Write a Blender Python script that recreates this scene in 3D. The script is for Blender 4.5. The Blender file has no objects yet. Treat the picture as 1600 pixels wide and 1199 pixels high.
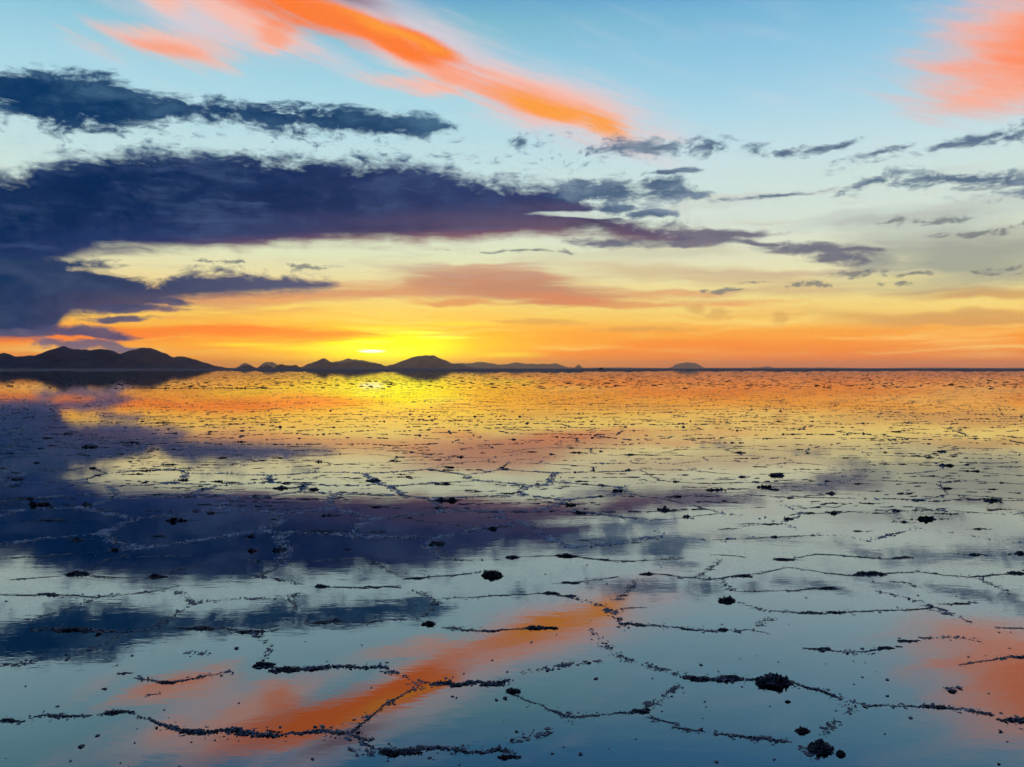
import bpy, math, random
import numpy as np

# ------------------------------------------------------------------ frame of reference
H = 1.5            # camera height above the brine
FPX = 1280.0       # focal length in pixels of the 1600 px wide photograph
HOR = 575.8        # horizon row
CX, CY = 800.0, 599.5
scene = bpy.context.scene
col = scene.collection

# ------------------------------------------------------------------ camera
cam_data = bpy.data.cameras.new("camera")
cam_data.sensor_width = 36.0
cam_data.lens = 36.0 * FPX / 1600.0
cam_data.clip_start = 0.05
cam_data.clip_end = 200000.0
cam = bpy.data.objects.new("camera", cam_data)
col.objects.link(cam)
cam.location = (0, 0, H)
cam.rotation_euler = (math.pi / 2 - math.atan((CY - HOR) / FPX), 0, 0)
scene.camera = cam

SUN_AZ = math.atan((585 - CX) / FPX)
SUN_EL = math.atan((HOR - 549) / FPX)

# ------------------------------------------------------------------ render settings
scene.render.engine = 'CYCLES'
cy = scene.cycles
cy.use_denoising = True
try:
    cy.denoiser = 'OPENIMAGEDENOISE'
    cy.denoising_prefilter = 'ACCURATE'
except Exception:
    pass
cy.use_adaptive_sampling = True
cy.adaptive_threshold = 0.03
cy.adaptive_min_samples = 10
cy.max_bounces = 6
cy.diffuse_bounces = 2
cy.glossy_bounces = 3
cy.transparent_max_bounces = 8
cy.volume_bounces = 0
cy.caustics_reflective = False
cy.caustics_refractive = False
scene.view_settings.view_transform = 'Standard'
scene.view_settings.look = 'None'
scene.view_settings.exposure = 0.0
scene.view_settings.gamma = 1.0
scene.view_settings.use_curve_mapping = False


# ------------------------------------------------------------------ colour helper
def lin(r, g, b):
    def f(c):
        c /= 255.0
        return c / 12.92 if c <= 0.04045 else ((c + 0.055) / 1.055) ** 2.4
    return (f(r), f(g), f(b), 1.0)


# ------------------------------------------------------------------ a small node language
class Sock:
    def __init__(self, T, s):
        self.T, self.s = T, s

    def _m(self, op, *o, clamp=False):
        return self.T.math(op, self, *o, clamp=clamp)

    def __add__(self, o): return self._m('ADD', o)
    __radd__ = __add__
    def __sub__(self, o): return self._m('SUBTRACT', o)
    def __rsub__(self, o): return self.T.math('SUBTRACT', o, self)
    def __mul__(self, o): return self._m('MULTIPLY', o)
    __rmul__ = __mul__
    def __truediv__(self, o): return self._m('DIVIDE', o)


class Tree:
    def __init__(self, nt):
        self.nt = nt

    def node(self, kind, **kw):
        n = self.nt.nodes.new(kind)
        for k, v in kw.items():
            setattr(n, k, v)
        return n

    def put(self, inp, v):
        if isinstance(v, Sock):
            self.nt.links.new(v.s, inp)
        else:
            inp.default_value = v

    def math(self, op, *a, clamp=False):
        n = self.node('ShaderNodeMath', operation=op, use_clamp=clamp)
        for i, v in enumerate(a):
            self.put(n.inputs[i], v)
        return Sock(self, n.outputs[0])

    def smooth(self, x, lo=0.0, hi=1.0):
        n = self.node('ShaderNodeMapRange', interpolation_type='SMOOTHSTEP')
        self.put(n.inputs[0], x)
        self.put(n.inputs[1], lo)
        self.put(n.inputs[2], hi)
        return Sock(self, n.outputs[0])

    def vec(self, x, y, z=0.0):
        n = self.node('ShaderNodeCombineXYZ')
        for i, v in enumerate((x, y, z)):
            self.put(n.inputs[i], v)
        return Sock(self, n.outputs[0])

    def noise(self, v, scale=1.0, detail=5.0, rough=0.55, dist=0.0):
        n = self.node('ShaderNodeTexNoise')
        self.put(n.inputs['Vector'], v)
        n.inputs['Scale'].default_value = scale
        n.inputs['Detail'].default_value = detail
        n.inputs['Roughness'].default_value = rough
        n.inputs['Distortion'].default_value = dist
        return Sock(self, n.outputs[0])

    def mix(self, fac, a, b):
        n = self.node('ShaderNodeMix', data_type='RGBA', clamp_factor=True)
        self.put(n.inputs[0], fac)
        self.put(n.inputs[6], a)
        self.put(n.inputs[7], b)
        return Sock(self, n.outputs[2])

    def ramp(self, x, stops):
        n = self.node('ShaderNodeValToRGB')
        self.put(n.inputs[0], x)
        e = n.color_ramp.elements
        while len(e) < len(stops):
            e.new(0.5)
        for el, (p, c) in zip(e, stops):
            el.position = p
            el.color = c
        return Sock(self, n.outputs[0])

    def curve(self, x, pts):
        n = self.node('ShaderNodeFloatCurve')
        c = n.mapping.curves[0]
        n.mapping.use_clip = False
        pts = sorted(pts)
        while len(c.points) < len(pts):
            c.points.new(0.5, 0.5)
        for p, (a, b) in zip(c.points, pts):
            p.location = (a, b)
            p.handle_type = 'AUTO_CLAMPED'
        n.mapping.update()
        self.put(n.inputs['Value'], x)
        return Sock(self, n.outputs[0])


# ------------------------------------------------------------------ the sky
# Sky coordinates: A = azimuth, E = tangent of elevation, both in units of 1/1280 rad, so that one
# unit is roughly one photograph pixel.  They wrap the whole sphere.
def to_sky(x, y):
    az = math.atan((x - CX) / FPX)
    return az * FPX, (HOR - y) * math.cos(az)


A0, A1 = -1700.0, 1500.0
E0, E1 = -150.0, 850.0

world = bpy.data.worlds.new("World")
world.use_nodes = True
wt = world.node_tree
wt.nodes.clear()
T = Tree(wt)
tc = T.node('ShaderNodeTexCoord')
sep = T.node('ShaderNodeSeparateXYZ')
wt.links.new(tc.outputs['Generated'], sep.inputs[0])
dx, dy, dz = (Sock(T, sep.outputs[i]) for i in range(3))
A = T.math('ARCTAN2', dx, dy) * FPX
E = dz / T.math('SQRT', dx * dx + dy * dy + 1e-6) * FPX
Ec = T.math('MINIMUM', T.math('MAXIMUM', E, -60.0), 6000.0)
An = (A - A0) / (A1 - A0)

# shared noises
wn = T.node('ShaderNodeTexNoise')
T.put(wn.inputs['Vector'], T.vec(A / 90.0, Ec / 45.0, 3.1))
wn.inputs['Scale'].default_value = 1.0
wn.inputs['Detail'].default_value = 2.0
wsep = T.node('ShaderNodeSeparateColor')
wt.links.new(wn.outputs['Color'], wsep.inputs[0])
Aw = A + (Sock(T, wsep.outputs[0]) - 0.5) * 60.0
Ew = Ec + (Sock(T, wsep.outputs[1]) - 0.5) * 24.0
n_puff = T.noise(T.vec(Aw / 56.0, Ew / 26.0, 1.0), 1.0, 6.0, 0.66) - 0.5      # cauliflower edges
n_fine = T.noise(T.vec(Aw / 20.0, Ew / 9.0, 5.0), 1.0, 3.0, 0.62) - 0.5       # small broken bits
n_soft = T.noise(T.vec(Aw / 190.0, Ew / 60.0, 12.0), 1.0, 3.0, 0.5) - 0.5     # interiors
n_strk = T.noise(T.vec(Aw / 260.0, Ew / 17.0, 20.0), 1.0, 4.0, 0.58) - 0.5    # long streaks
n_cirr = T.noise(T.vec((A + Ec * 1.2) / 120.0, (Ec + A * 0.33) / 42.0, 30.0), 1.0, 3.0, 0.5) - 0.5  # combed cirrus
n_fib = T.noise(T.vec((A + Ec * 0.8) / 150.0, (Ec + A * 0.34) / 10.0, 41.0), 1.0, 3.0, 0.6) - 0.5   # cirrus fibres
n_edge = n_puff * 1.0 + n_fine * 0.4
P_raw = T.vec(A, Ec, 1.0)
P_warp = T.vec(Aw, Ew, 1.0)
P_cirr = T.vec(A + n_cirr * 40.0, Ec + n_soft * 26.0, 1.0)


def edge(pts):
    return T.curve(An, [((a - A0) / (A1 - A0), (e - E0) / (E1 - E0)) for a, e in (to_sky(*p) for p in pts)]) * (E1 - E0) + E0


def dot(P, k):
    n = T.node('ShaderNodeVectorMath', operation='DOT_PRODUCT')
    T.put(n.inputs[0], P)
    n.inputs[1].default_value = k
    return Sock(T, n.outputs['Value'])


def radius(P, blobs):
    """smallest elliptic radius (1 on each rim) over ellipses (x, y, half width, half height, slope)"""
    out = None
    for b in blobs:
        x, y, wx, wy = b[:4]
        a, e = to_sky(x, y)
        th = math.atan(b[4] if len(b) > 4 else 0.0)
        c, sn = math.cos(th), math.sin(th)
        u = dot(P, (c / wx, sn / wx, -(a * c + e * sn) / wx))
        v = dot(P, (-sn / wy, c / wy, -(e * c - a * sn) / wy))
        r = T.math('MULTIPLY_ADD', u, u, v * v)
        out = r if out is None else T.math('MINIMUM', out, r)
    return T.math('SQRT', out)


def glow(x, y, wx, wy):
    r = radius(P_raw, [(x, y, wx, wy)])
    return T.math('EXPONENT', r * r * -1.0)


def blobs(C, P, lst, colr, o, nz=None, k=1.0, soft=0.4, reach=0.95):
    r = radius(P, lst)
    if nz is not None:
        r = r - nz * k
    return T.mix(T.smooth(r, reach, reach - soft) * o, C, lin(*colr) if isinstance(colr, tuple) and len(colr) == 3 else colr)


def band(top, bot, nz_t, amp_t, soft_t, nz_b, amp_b, soft_b, grow=0.0):
    t = edge(top) - Ec + nz_t * amp_t + grow
    b = Ec - edge(bot) + nz_b * amp_b + grow
    return T.smooth(t, 0.0, soft_t) * T.smooth(b, 0.0, soft_b)


def sky_ramp(stops):
    st = []
    for y, c in stops:
        st.append(((HOR - y + 20) / 1620.0, lin(*c)))
    st.sort(key=lambda s: s[0])
    return T.ramp((Ec + 20.0) / 1620.0, st)


# clear air seen towards the right of the sunset, and towards the left of it
air_r = sky_ramp([(578, (226, 116, 48)), (560, (246, 130, 34)), (540, (252, 146, 40)), (520, (254, 170, 60)),
                  (503, (254, 206, 104)), (480, (252, 222, 132)), (455, (244, 228, 158)), (430, (238, 232, 184)),
                  (400, (230, 232, 202)), (350, (218, 231, 218)), (300, (211, 231, 226)), (250, (202, 229, 234)),
                  (200, (182, 221, 235)), (150, (162, 211, 233)), (100, (147, 202, 230)), (40, (124, 186, 220)),
                  (-20, (90, 160, 214)), (-160, (46, 112, 182)), (-420, (34, 88, 156)), (-900, (22, 62, 124))])
air_l = sky_ramp([(578, (236, 118, 42)), (560, (250, 146, 40)), (540, (254, 158, 44)), (520, (255, 164, 52)),
                  (500, (255, 202, 84)), (480, (255, 218, 110)), (460, (252, 218, 140)), (430, (240, 230, 176)),
                  (400, (232, 236, 196)), (330, (216, 234, 222)), (250, (196, 228, 232)), (200, (184, 224, 234)),
                  (150, (172, 219, 234)), (90, (150, 206, 226)), (40, (132, 192, 212)), (-20, (90, 160, 208)), (-160, (46, 112, 180)), (-420, (34, 88, 156)), (-900, (22, 62, 124))])
C = T.mix(T.smooth(A, -150.0, 420.0), air_l, air_r)

# a physically based twilight sky underneath
sky = T.node('ShaderNodeTexSky')
sky.sky_type = 'NISHITA'
sky.sun_disc = False
sky.sun_elevation = SUN_EL
sky.sun_rotation = SUN_AZ
sky.altitude = 3650.0
sky.air_density = 1.0
sky.dust_density = 2.0
sky.ozone_density = 1.5
NISH = T.mix(0.05, (0, 0, 0, 1), Sock(T, sky.outputs[0]))

# the sky opposite the sunset: dusk blue over a mauve belt
dusk = sky_ramp([(578, (50, 54, 84)), (500, (74, 68, 98)), (420, (80, 76, 112)), (300, (62, 78, 120)),
                 (100, (46, 76, 124)), (-200, (36, 72, 124)), (-900, (30, 74, 132))])
away = T.smooth(T.math('ABSOLUTE', A + 215.0), 1100.0, 2500.0)
C = T.mix(away, C, dusk)
C = T.mix(0.05, C, NISH)

BASE = C
# The cloud layers are kept as a list, far ones first.  The sky is put together from patches (node groups) that each
# evaluate only the layers reaching into them; a layer's cover has faded to nothing where a patch leaves it out.
LAYERS = []


def layer(lo, hi, fn, all_round=False):
    LAYERS.append((lo, hi, fn, all_round))


def blob_layer(P, lst, colr, o, nz=None, k=1.0, soft=0.4, reach=0.95):
    ext = []
    for b in lst:
        th = math.atan(b[4] if len(b) > 4 else 0.0)
        m = reach + 0.5 * k
        dv = math.hypot(b[2] * math.sin(th), b[3] * math.cos(th)) * m + 18
        e = to_sky(b[0], b[1])[1]
        da = math.hypot(b[2] * math.cos(th), b[3] * math.sin(th)) * m + 40
        ext.append((e - dv, e + dv, to_sky(b[0], b[1])[0] - da, to_sky(b[0], b[1])[0] + da, b))

    def fn(C, lo, hi, left, right):
        sub = [b for e0, e1, a0, a1, b in ext if e1 > lo and e0 < hi and a1 > left and a0 < right]
        return blobs(C, P, sub, colr, o, nz, k, soft, reach)
    LAYERS.append((min(e[0] for e in ext), max(e[1] for e in ext), fn, False, [e[:4] for e in ext]))


def band_layer(args, o, colr):
    top, bot = sorted(args[0]), sorted(args[1])
    ys = []
    for x in range(-900, 2000, 20):
        yt, yb = (np.interp(x, [p[0] for p in q], [p[1] for p in q]) for q in (top, bot))
        if yt < yb + 25:
            ys += [to_sky(x, yt)[1], to_sky(x, yb)[1]]
    layer(min(ys) - 30, max(ys) + 30, lambda C: T.mix(band(*args) * o, C, colr))


def sky_layers():
    # thin cirrus breaking up the blue
    layer(120, 9999, lambda C: T.mix(T.smooth(n_cirr + n_soft * 0.5, -0.02, 0.3) * T.smooth(Ec, 120.0, 420.0) * 0.16, C, lin(222, 220, 232)), True)

    # sunset glow
    layer(-99, 190, lambda C: T.mix(glow(600, 548, 330, 44) * 0.55, C, lin(255, 188, 36)))
    layer(-99, 140, lambda C: T.mix(glow(610, 546, 160, 34) * 0.9, C, lin(255, 212, 10)))
    blob_layer(P_warp, [(612, 546, 140, 36)], (255, 240, 0), 1.0, n_strk, 0.7, 0.85, 1.05)

    # streaky orange and salmon layers low over the horizon
    lowsky = T.smooth(Ec, 0.0, 25.0) * T.smooth(Ec, 175.0, 75.0)
    layer(0, 175, lambda C: T.mix(T.smooth(n_strk, 0.0, 0.24) * lowsky * 0.4, C, lin(244, 150, 66)), True)
    layer(0, 175, lambda C: T.mix(T.smooth(n_strk, 0.02, -0.26) * lowsky * 0.5, C, lin(255, 226, 130)), True)
    band_layer(([(-900, 505), (0, 508), (180, 511), (330, 510), (480, 512), (560, 515), (640, 530), (700, 560), (1600, 640)],
                   [(-900, 545), (0, 545), (200, 538), (330, 532), (480, 534), (560, 532), (640, 526), (700, 520), (1600, 500)],
                   n_strk, 30, 9, n_strk, 34, 14, 2.0), 0.85, lin(251, 128, 42))
    band_layer(([(-100, 700), (400, 700), (760, 560), (900, 540), (1050, 528), (1150, 526), (1180, 536), (1300, 545), (1700, 540)],
                   [(-100, 400), (400, 500), (760, 570), (900, 572), (1050, 572), (1300, 575), (1700, 575)],
                   n_strk, 34, 12, n_strk, 20, 16), 0.55, lin(250, 134, 40))
    # bright lines close to the sun
    blob_layer(P_raw, [(385, 539, 90, 5), (480, 545, 120, 6), (800, 555, 80, 7), (610, 513, 100, 6), (720, 506, 110, 5)], (255, 222, 50), 0.6, n_strk, 0.5, 0.9, 1.0)
    blob_layer(P_raw, [(655, 520, 66, 4), (582, 535, 52, 5), (690, 528, 70, 4)], (255, 250, 70), 0.7, n_strk, 0.5, 0.9, 1.0)
    blob_layer(P_raw, [(581, 549, 27, 3.4)], (255, 252, 214), 1.0, n_strk, 0.5, 0.6, 1.0)

    # salmon streaks of the middle height
    sal = T.mix(T.smooth(n_soft + n_strk, -0.2, 0.25), lin(204, 138, 108), lin(236, 156, 100))
    band_layer(([(-200, 560), (120, 500), (220, 462), (300, 452), (420, 440), (520, 438), (600, 440), (680, 424), (760, 418), (850, 424),
                    (930, 440), (1000, 450), (1080, 456), (1150, 464), (1220, 500), (1700, 560)],
                   [(-200, 470), (120, 480), (220, 490), (300, 483), (420, 478), (520, 470), (600, 466), (680, 464), (760, 470), (850, 477),
                    (930, 484), (1000, 478), (1080, 474), (1150, 470), (1220, 450), (1700, 440)],
                   n_strk + n_soft * 0.5, 80, 30, n_strk, 60, 20, 8.0), 0.8, sal)
    blob_layer(P_warp, [(790, 446, 200, 32, -0.06)], (190, 130, 108), 0.65, n_strk + n_soft, 0.9, 0.9, 1.2)
    blob_layer(P_warp, [(900, 472, 150, 12, -0.07), (700, 474, 90, 6, 0)], (226, 136, 90), 0.7, n_strk, 1.0, 0.8, 1.1)
    blob_layer(P_warp, [(1090, 430, 330, 20, -0.1), (1240, 452, 130, 15, -0.03)], (204, 170, 130), 0.55, n_strk, 1.2, 0.9, 1.15)
    blob_layer(P_warp, [(1510, 498, 260, 14, -0.03), (1560, 460, 150, 11, -0.06)], (208, 152, 92), 0.7, n_strk, 1.2, 0.9, 1.15)
    blob_layer(P_warp, [(1132, 487, 30, 9), (1206, 496, 18, 11), (1092, 480, 28, 9), (840, 505, 90, 7), (1000, 516, 110, 6)], (206, 146, 82), 0.45, n_fine, 1.2, 0.7, 1.0)

    # thin mauve-grey veils drawn out across the middle of the sky
    layer(90, 330, lambda C: T.mix(T.smooth(n_strk + n_soft * 0.7, 0.0, 0.26) * T.smooth(Ec, 95.0, 150.0) * T.smooth(Ec, 330.0, 220.0) * 0.42, C, lin(190, 172, 158)))

    # grey virga veil on the right
    blob_layer(P_warp, [(1490, 402, 190, 56, -0.05), (1370, 405, 70, 30, -0.1)], (146, 152, 144), 0.8, n_soft + n_strk * 0.4, 1.4, 1.0, 1.15)
    blob_layer(P_warp, [(1560, 330, 220, 32, 0.12), (1350, 345, 160, 18, 0.05)], (172, 190, 190), 0.35, n_soft, 1.2, 1.0, 1.15)
    blob_layer(P_warp, [(1000, 395, 220, 15, -0.02)], (196, 188, 158), 0.45, n_soft, 1.2, 0.9, 1.1)

    # ---- high orange cirrus
    CW = n_cirr * 1.0 + n_soft * 0.6 + n_puff * 0.3 + n_fib * 0.75
    blob_layer(P_cirr, [(640, 64, 400, 62, -0.40), (860, 160, 260, 70, -0.34), (330, 30, 230, 50, -0.22)], (226, 206, 212), 0.8, CW, 0.9, 1.0, 1.15)
    blob_layer(P_cirr, [(268, 76, 120, 32, -0.02), (380, 30, 130, 40, -0.45), (425, 70, 50, 26, 0.2), (260, 4, 46, 18, -0.2), (700, 124, 140, 34, -0.45),
                          (680, 140, 120, 20, -0.08), (860, 165, 190, 44, -0.32)], (250, 190, 172), 0.9, CW, 1.0, 0.95, 1.15)
    blob_layer(P_cirr, [(262, 82, 74, 16, -0.02), (430, 56, 40, 32, 0.3), (700, 122, 74, 24, -0.3), (790, 152, 170, 28, -0.24)], (252, 160, 126), 0.85, CW, 1.0, 0.9, 1.1)
    blob_layer(P_cirr, [(470, 22, 170, 38, -0.26), (570, 46, 190, 28, -0.34), (655, 70, 100, 20, -0.42)], (255, 124, 46), 0.98, CW, 0.8, 0.75, 1.12)
    blob_layer(P_cirr, [(620, 56, 130, 13, -0.34), (865, 172, 150, 21, -0.27), (940, 196, 62, 22, -0.42)], (255, 160, 58), 0.92, CW, 0.8, 0.9, 1.05)
    blob_layer(P_cirr, [(530, -8, 110, 22, -0.28)], (146, 124, 142), 0.9, CW, 0.7, 0.9, 1.05)
    blob_layer(P_cirr, [(1610, 70, 210, 130, 0.1), (1850, 60, 220, 70, -0.2), (60, -170, 380, 70, -0.3)], (222, 188, 192), 0.75, CW, 0.9, 1.0, 1.05)
    blob_layer(P_cirr, [(1630, 80, 190, 100, 0.12), (1580, 140, 120, 30, 0.1), (1850, 60, 200, 46, -0.2)], (250, 176, 152), 0.95, CW, 0.7, 0.8, 1.1)
    blob_layer(P_cirr, [(1640, 76, 130, 60, 0.05)], (255, 140, 94), 0.95, CW, 0.7, 0.9, 1.1)

    # ---- dark clouds
    lightness = T.smooth(n_soft * 0.8 + n_puff * 1.1, -0.08, 0.4)
    navy = T.mix(T.smooth(A, -640.0, 150.0), lin(0, 38, 84), lin(44, 60, 106))
    navy = T.mix(lightness * 0.32, navy, lin(84, 108, 146))
    navy_hi = T.mix(T.smooth(A, -600.0, 200.0), lin(8, 54, 98), lin(40, 76, 112))
    navy_hi = T.mix(lightness * 0.45, navy_hi, lin(98, 142, 170))
    purple = T.mix(T.smooth(A, -560.0, 100.0), lin(30, 54, 104), lin(108, 86, 106))

    # fleecy fragments in the gaps between the big banks
    layer(270, 420, lambda C: T.mix(T.smooth(n_fine * 0.8 + n_puff * 0.8, 0.03, 0.26) * T.smooth(radius(P_raw, [(330, 232, 560, 34), (880, 240, 150, 40)]), 1.2, 0.5) * 0.85, C, lin(88, 122, 150)))
    layer(110, 370, lambda C: T.mix(T.smooth(n_fine * 1.0 + n_puff * 0.4, 0.12, 0.3) * T.smooth(radius(P_raw, [(420, 420, 230, 17), (900, 262, 160, 30)]), 1.2, 0.5) * 0.65, C, lin(118, 120, 124)))

    # upper bank
    def upper_bank(C):
        up = band([(-800, 60), (-400, 100), (-150, 126), (0, 118), (60, 112), (130, 116), (190, 128), (240, 150), (300, 156), (400, 164), (500, 170),
                   (600, 178), (660, 186), (710, 200), (760, 240), (1700, 400)],
                  [(-800, 150), (-400, 190), (-150, 190), (0, 184), (60, 204), (150, 208), (250, 204), (300, 198), (400, 202), (480, 210), (560, 219),
                   (640, 219), (690, 212), (720, 205), (760, 190), (1700, 150)],
                  n_edge, 80, 22, n_edge, 110, 30, 11.0)
        hole = T.smooth(radius(P_warp, [(320, 206, 110, 9, 0)]) - n_edge * 2.2, 1.0, 0.5)
        up = T.math('SUBTRACT', up, hole * 0.3, clamp=True)
        return T.mix(up, C, navy_hi)


    layer(330, 560, upper_bank)


    # main bank
    top_main = [(-1400, 330), (-900, 270), (-400, 250), (0, 262), (90, 250), (160, 238), (240, 230), (330, 232), (430, 238), (520, 246), (610, 246), (680, 254),
                (730, 268), (790, 280), (840, 278), (880, 290), (940, 318), (1010, 340), (1080, 352), (1160, 362), (1230, 380), (1300, 420), (1700, 600)]
    bot_main = [(-1400, 340), (-900, 440), (-400, 460), (0, 440), (110, 410), (150, 398), (250, 394), (330, 391), (430, 388), (520, 384), (620, 382), (700, 378), (780, 374),
                (850, 372), (920, 374), (970, 381), (1010, 384), (1060, 381), (1120, 377), (1180, 374), (1230, 370), (1300, 350), (1700, 250)]
    def main_bank(C):
        main = band(top_main, bot_main, n_puff * 1.05 + n_fine * 0.25, 90, 34, n_strk * 0.7 + n_puff * 0.6 + n_soft * 0.5, 46, 26, 9.0)
        gap = T.smooth(radius(P_warp, [(960, 335, 150, 6, -0.02)]) - n_strk * 1.2, 1.0, 0.5)
        main = T.math('SUBTRACT', main, gap * 0.85, clamp=True)
        up_h = Ec - edge(bot_main)
        mcol = T.mix(T.smooth(edge(top_main) - Ec + n_puff * 60.0, 26.0, -6.0) * 0.5, navy, lin(62, 104, 140))
        mcol = T.mix(T.smooth(up_h + n_strk * 60.0, 78.0, 0.0) * 0.8, mcol, purple)
        mcol = T.mix(T.smooth(n_soft * 0.8 + n_strk + n_puff * 0.6, 0.0, 0.36) * 0.42, mcol, lin(72, 94, 136))
        mcol = T.mix(T.smooth(n_soft * -1.0 - n_puff * 0.6, 0.02, 0.28) * 0.45, mcol, lin(4, 32, 72))
        mcol = T.mix(T.smooth(up_h, 24.0, 2.0) * glow(660, 380, 330, 60) * 0.7, mcol, lin(152, 92, 94))
        return T.mix(main, C, mcol)


    layer(75, 395, main_bank)


    # puffy turrets at its right end, and the chain of dark puffs at the foot of the cirrus and to the right
    pcol = T.mix(lightness * 0.9, lin(60, 88, 122), lin(140, 160, 178))
    blob_layer(P_warp, [(950, 300, 100, 26, -0.05), (1030, 288, 56, 18), (1045, 302, 66, 17), (1092, 304, 30, 9), (905, 288, 34, 14), (1015, 336, 44, 7), (965, 327, 40, 7), (1040, 268, 58, 4, 0.03)],
              pcol, 0.95, n_edge, 2.6, 0.8, 1.15)
    blob_layer(P_warp, [(1010, 233, 92, 13, -0.05), (1100, 236, 40, 12), (812, 224, 22, 9), (1172, 234, 32, 7), (1230, 240, 34, 6, 0.1),
                          (1290, 234, 42, 6, 0.1), (1385, 238, 56, 6, 0.12), (1505, 222, 120, 7, 0.13), (1600, 212, 70, 7, 0.1), (1720, 205, 100, 9),
                          (1500, 281, 110, 10, -0.03), (1590, 285, 70, 10, -0.02), (1365, 286, 44, 10, 0.25), (1720, 290, 130, 11),
                          (1180, 308, 74, 4, 0.05), (1220, 304, 34, 3)],
              pcol, 0.9, n_edge + n_fine * 0.5, 3.2, 1.3, 1.35)
    # flat purple strips running right from the bank
    blob_layer(P_warp, [(1120, 366, 110, 8, -0.03), (1180, 380, 84, 7, -0.10), (1270, 392, 110, 11, -0.13), (1310, 402, 70, 12, -0.10), (1330, 392, 50, 4),
                          (960, 382, 80, 10, -0.1), (1060, 384, 70, 7, -0.02)],
              T.mix(lightness, lin(84, 86, 116), lin(124, 118, 130)), 0.88, n_strk * 0.8 + n_edge * 0.9, 2.4, 0.9, 1.15)
    # small flecks low on the right and over the gap on the left
    blob_layer(P_warp, [(1130, 454, 30, 3.4), (1168, 442, 24, 2.4), (1270, 443, 42, 6), (1322, 428, 40, 6), (1410, 440, 26, 4), (1428, 428, 26, 3), (1560, 424, 36, 5),
                          (1590, 416, 26, 4), (1450, 348, 46, 5), (1530, 366, 46, 5), (1600, 352, 22, 6), (1400, 348, 26, 4), (800, 392, 110, 3), (490, 417, 40, 5), (345, 406, 44, 4)],
              (104, 110, 118), 0.75, n_fine * 1.0 + n_edge * 0.9, 3.2, 1.0, 1.05)

    # lower left bank
    def lower_bank(C):
        low = band([(-1400, 420), (-900, 400), (-300, 390), (0, 395), (90, 398), (140, 410), (190, 424), (240, 436), (300, 426), (400, 426), (450, 430), (500, 434), (530, 446), (580, 500), (1700, 700)],
                   [(-1400, 430), (-900, 500), (-300, 530), (0, 526), (60, 523), (82, 521), (92, 498), (110, 492), (200, 487), (232, 480), (262, 466), (300, 463), (400, 458), (470, 455),
                    (530, 446), (580, 430), (1700, 350)],
                   n_edge, 60, 20, n_strk * 0.7 + n_fine * 0.3, 30, 16, 9.0)
        lgap = T.smooth(radius(P_warp, [(205, 424, 80, 8)]) - n_edge * 1.8, 1.0, 0.5)
        low = T.math('SUBTRACT', low, lgap * 0.7, clamp=True)
        lcol = T.mix(T.smooth(A, -700.0, -250.0), lin(14, 50, 92), lin(88, 90, 118))
        lcol = T.mix(lightness * 0.35, lcol, lin(92, 104, 134))
        lcol = T.mix(T.smooth(Ec, 118.0, 80.0) * T.smooth(A, -720.0, -460.0) * 0.6, lcol, lin(128, 92, 100))
        return T.mix(low, C, lcol)


    layer(0, 215, lower_bank)

    # its ragged foot and the scraps over the mountains
    blob_layer(P_warp, [(120, 517, 72, 10, -0.02), (160, 522, 62, 7, -0.05), (30, 520, 70, 7), (190, 497, 70, 5, 0.06), (265, 471, 48, 7, 0.04), (200, 484, 70, 7, 0.05)],
              T.mix(lightness, lin(60, 70, 108), lin(106, 96, 116)), 0.94, n_edge, 2.0, 0.6, 1.05)
    blob_layer(P_warp, [(78, 537, 40, 9), (112, 540, 54, 10), (145, 536, 42, 10), (185, 546, 54, 7, -0.1)],
              T.mix(lightness, lin(96, 92, 120), lin(168, 144, 144)), 0.9, n_edge, 2.2, 0.7, 1.1)


SHARED = {'n_fib': n_fib, 'C': BASE, 'A': A, 'Ec': Ec, 'An': An, 'n_puff': n_puff, 'n_fine': n_fine, 'n_soft': n_soft, 'n_strk': n_strk, 'n_cirr': n_cirr,
          'n_edge': n_edge, 'P_raw': P_raw, 'P_warp': P_warp, 'P_cirr': P_cirr}
KIND = {'C': 'NodeSocketColor', 'P_raw': 'NodeSocketVector', 'P_warp': 'NodeSocketVector', 'P_cirr': 'NodeSocketVector'}
LOWGAIN = T.smooth(Ec, 110.0, 8.0) * 0.2 + glow(612, 546, 190, 44) * 0.5 + 1.0      # the brightest belt of the sunset, next to the horizon


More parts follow.
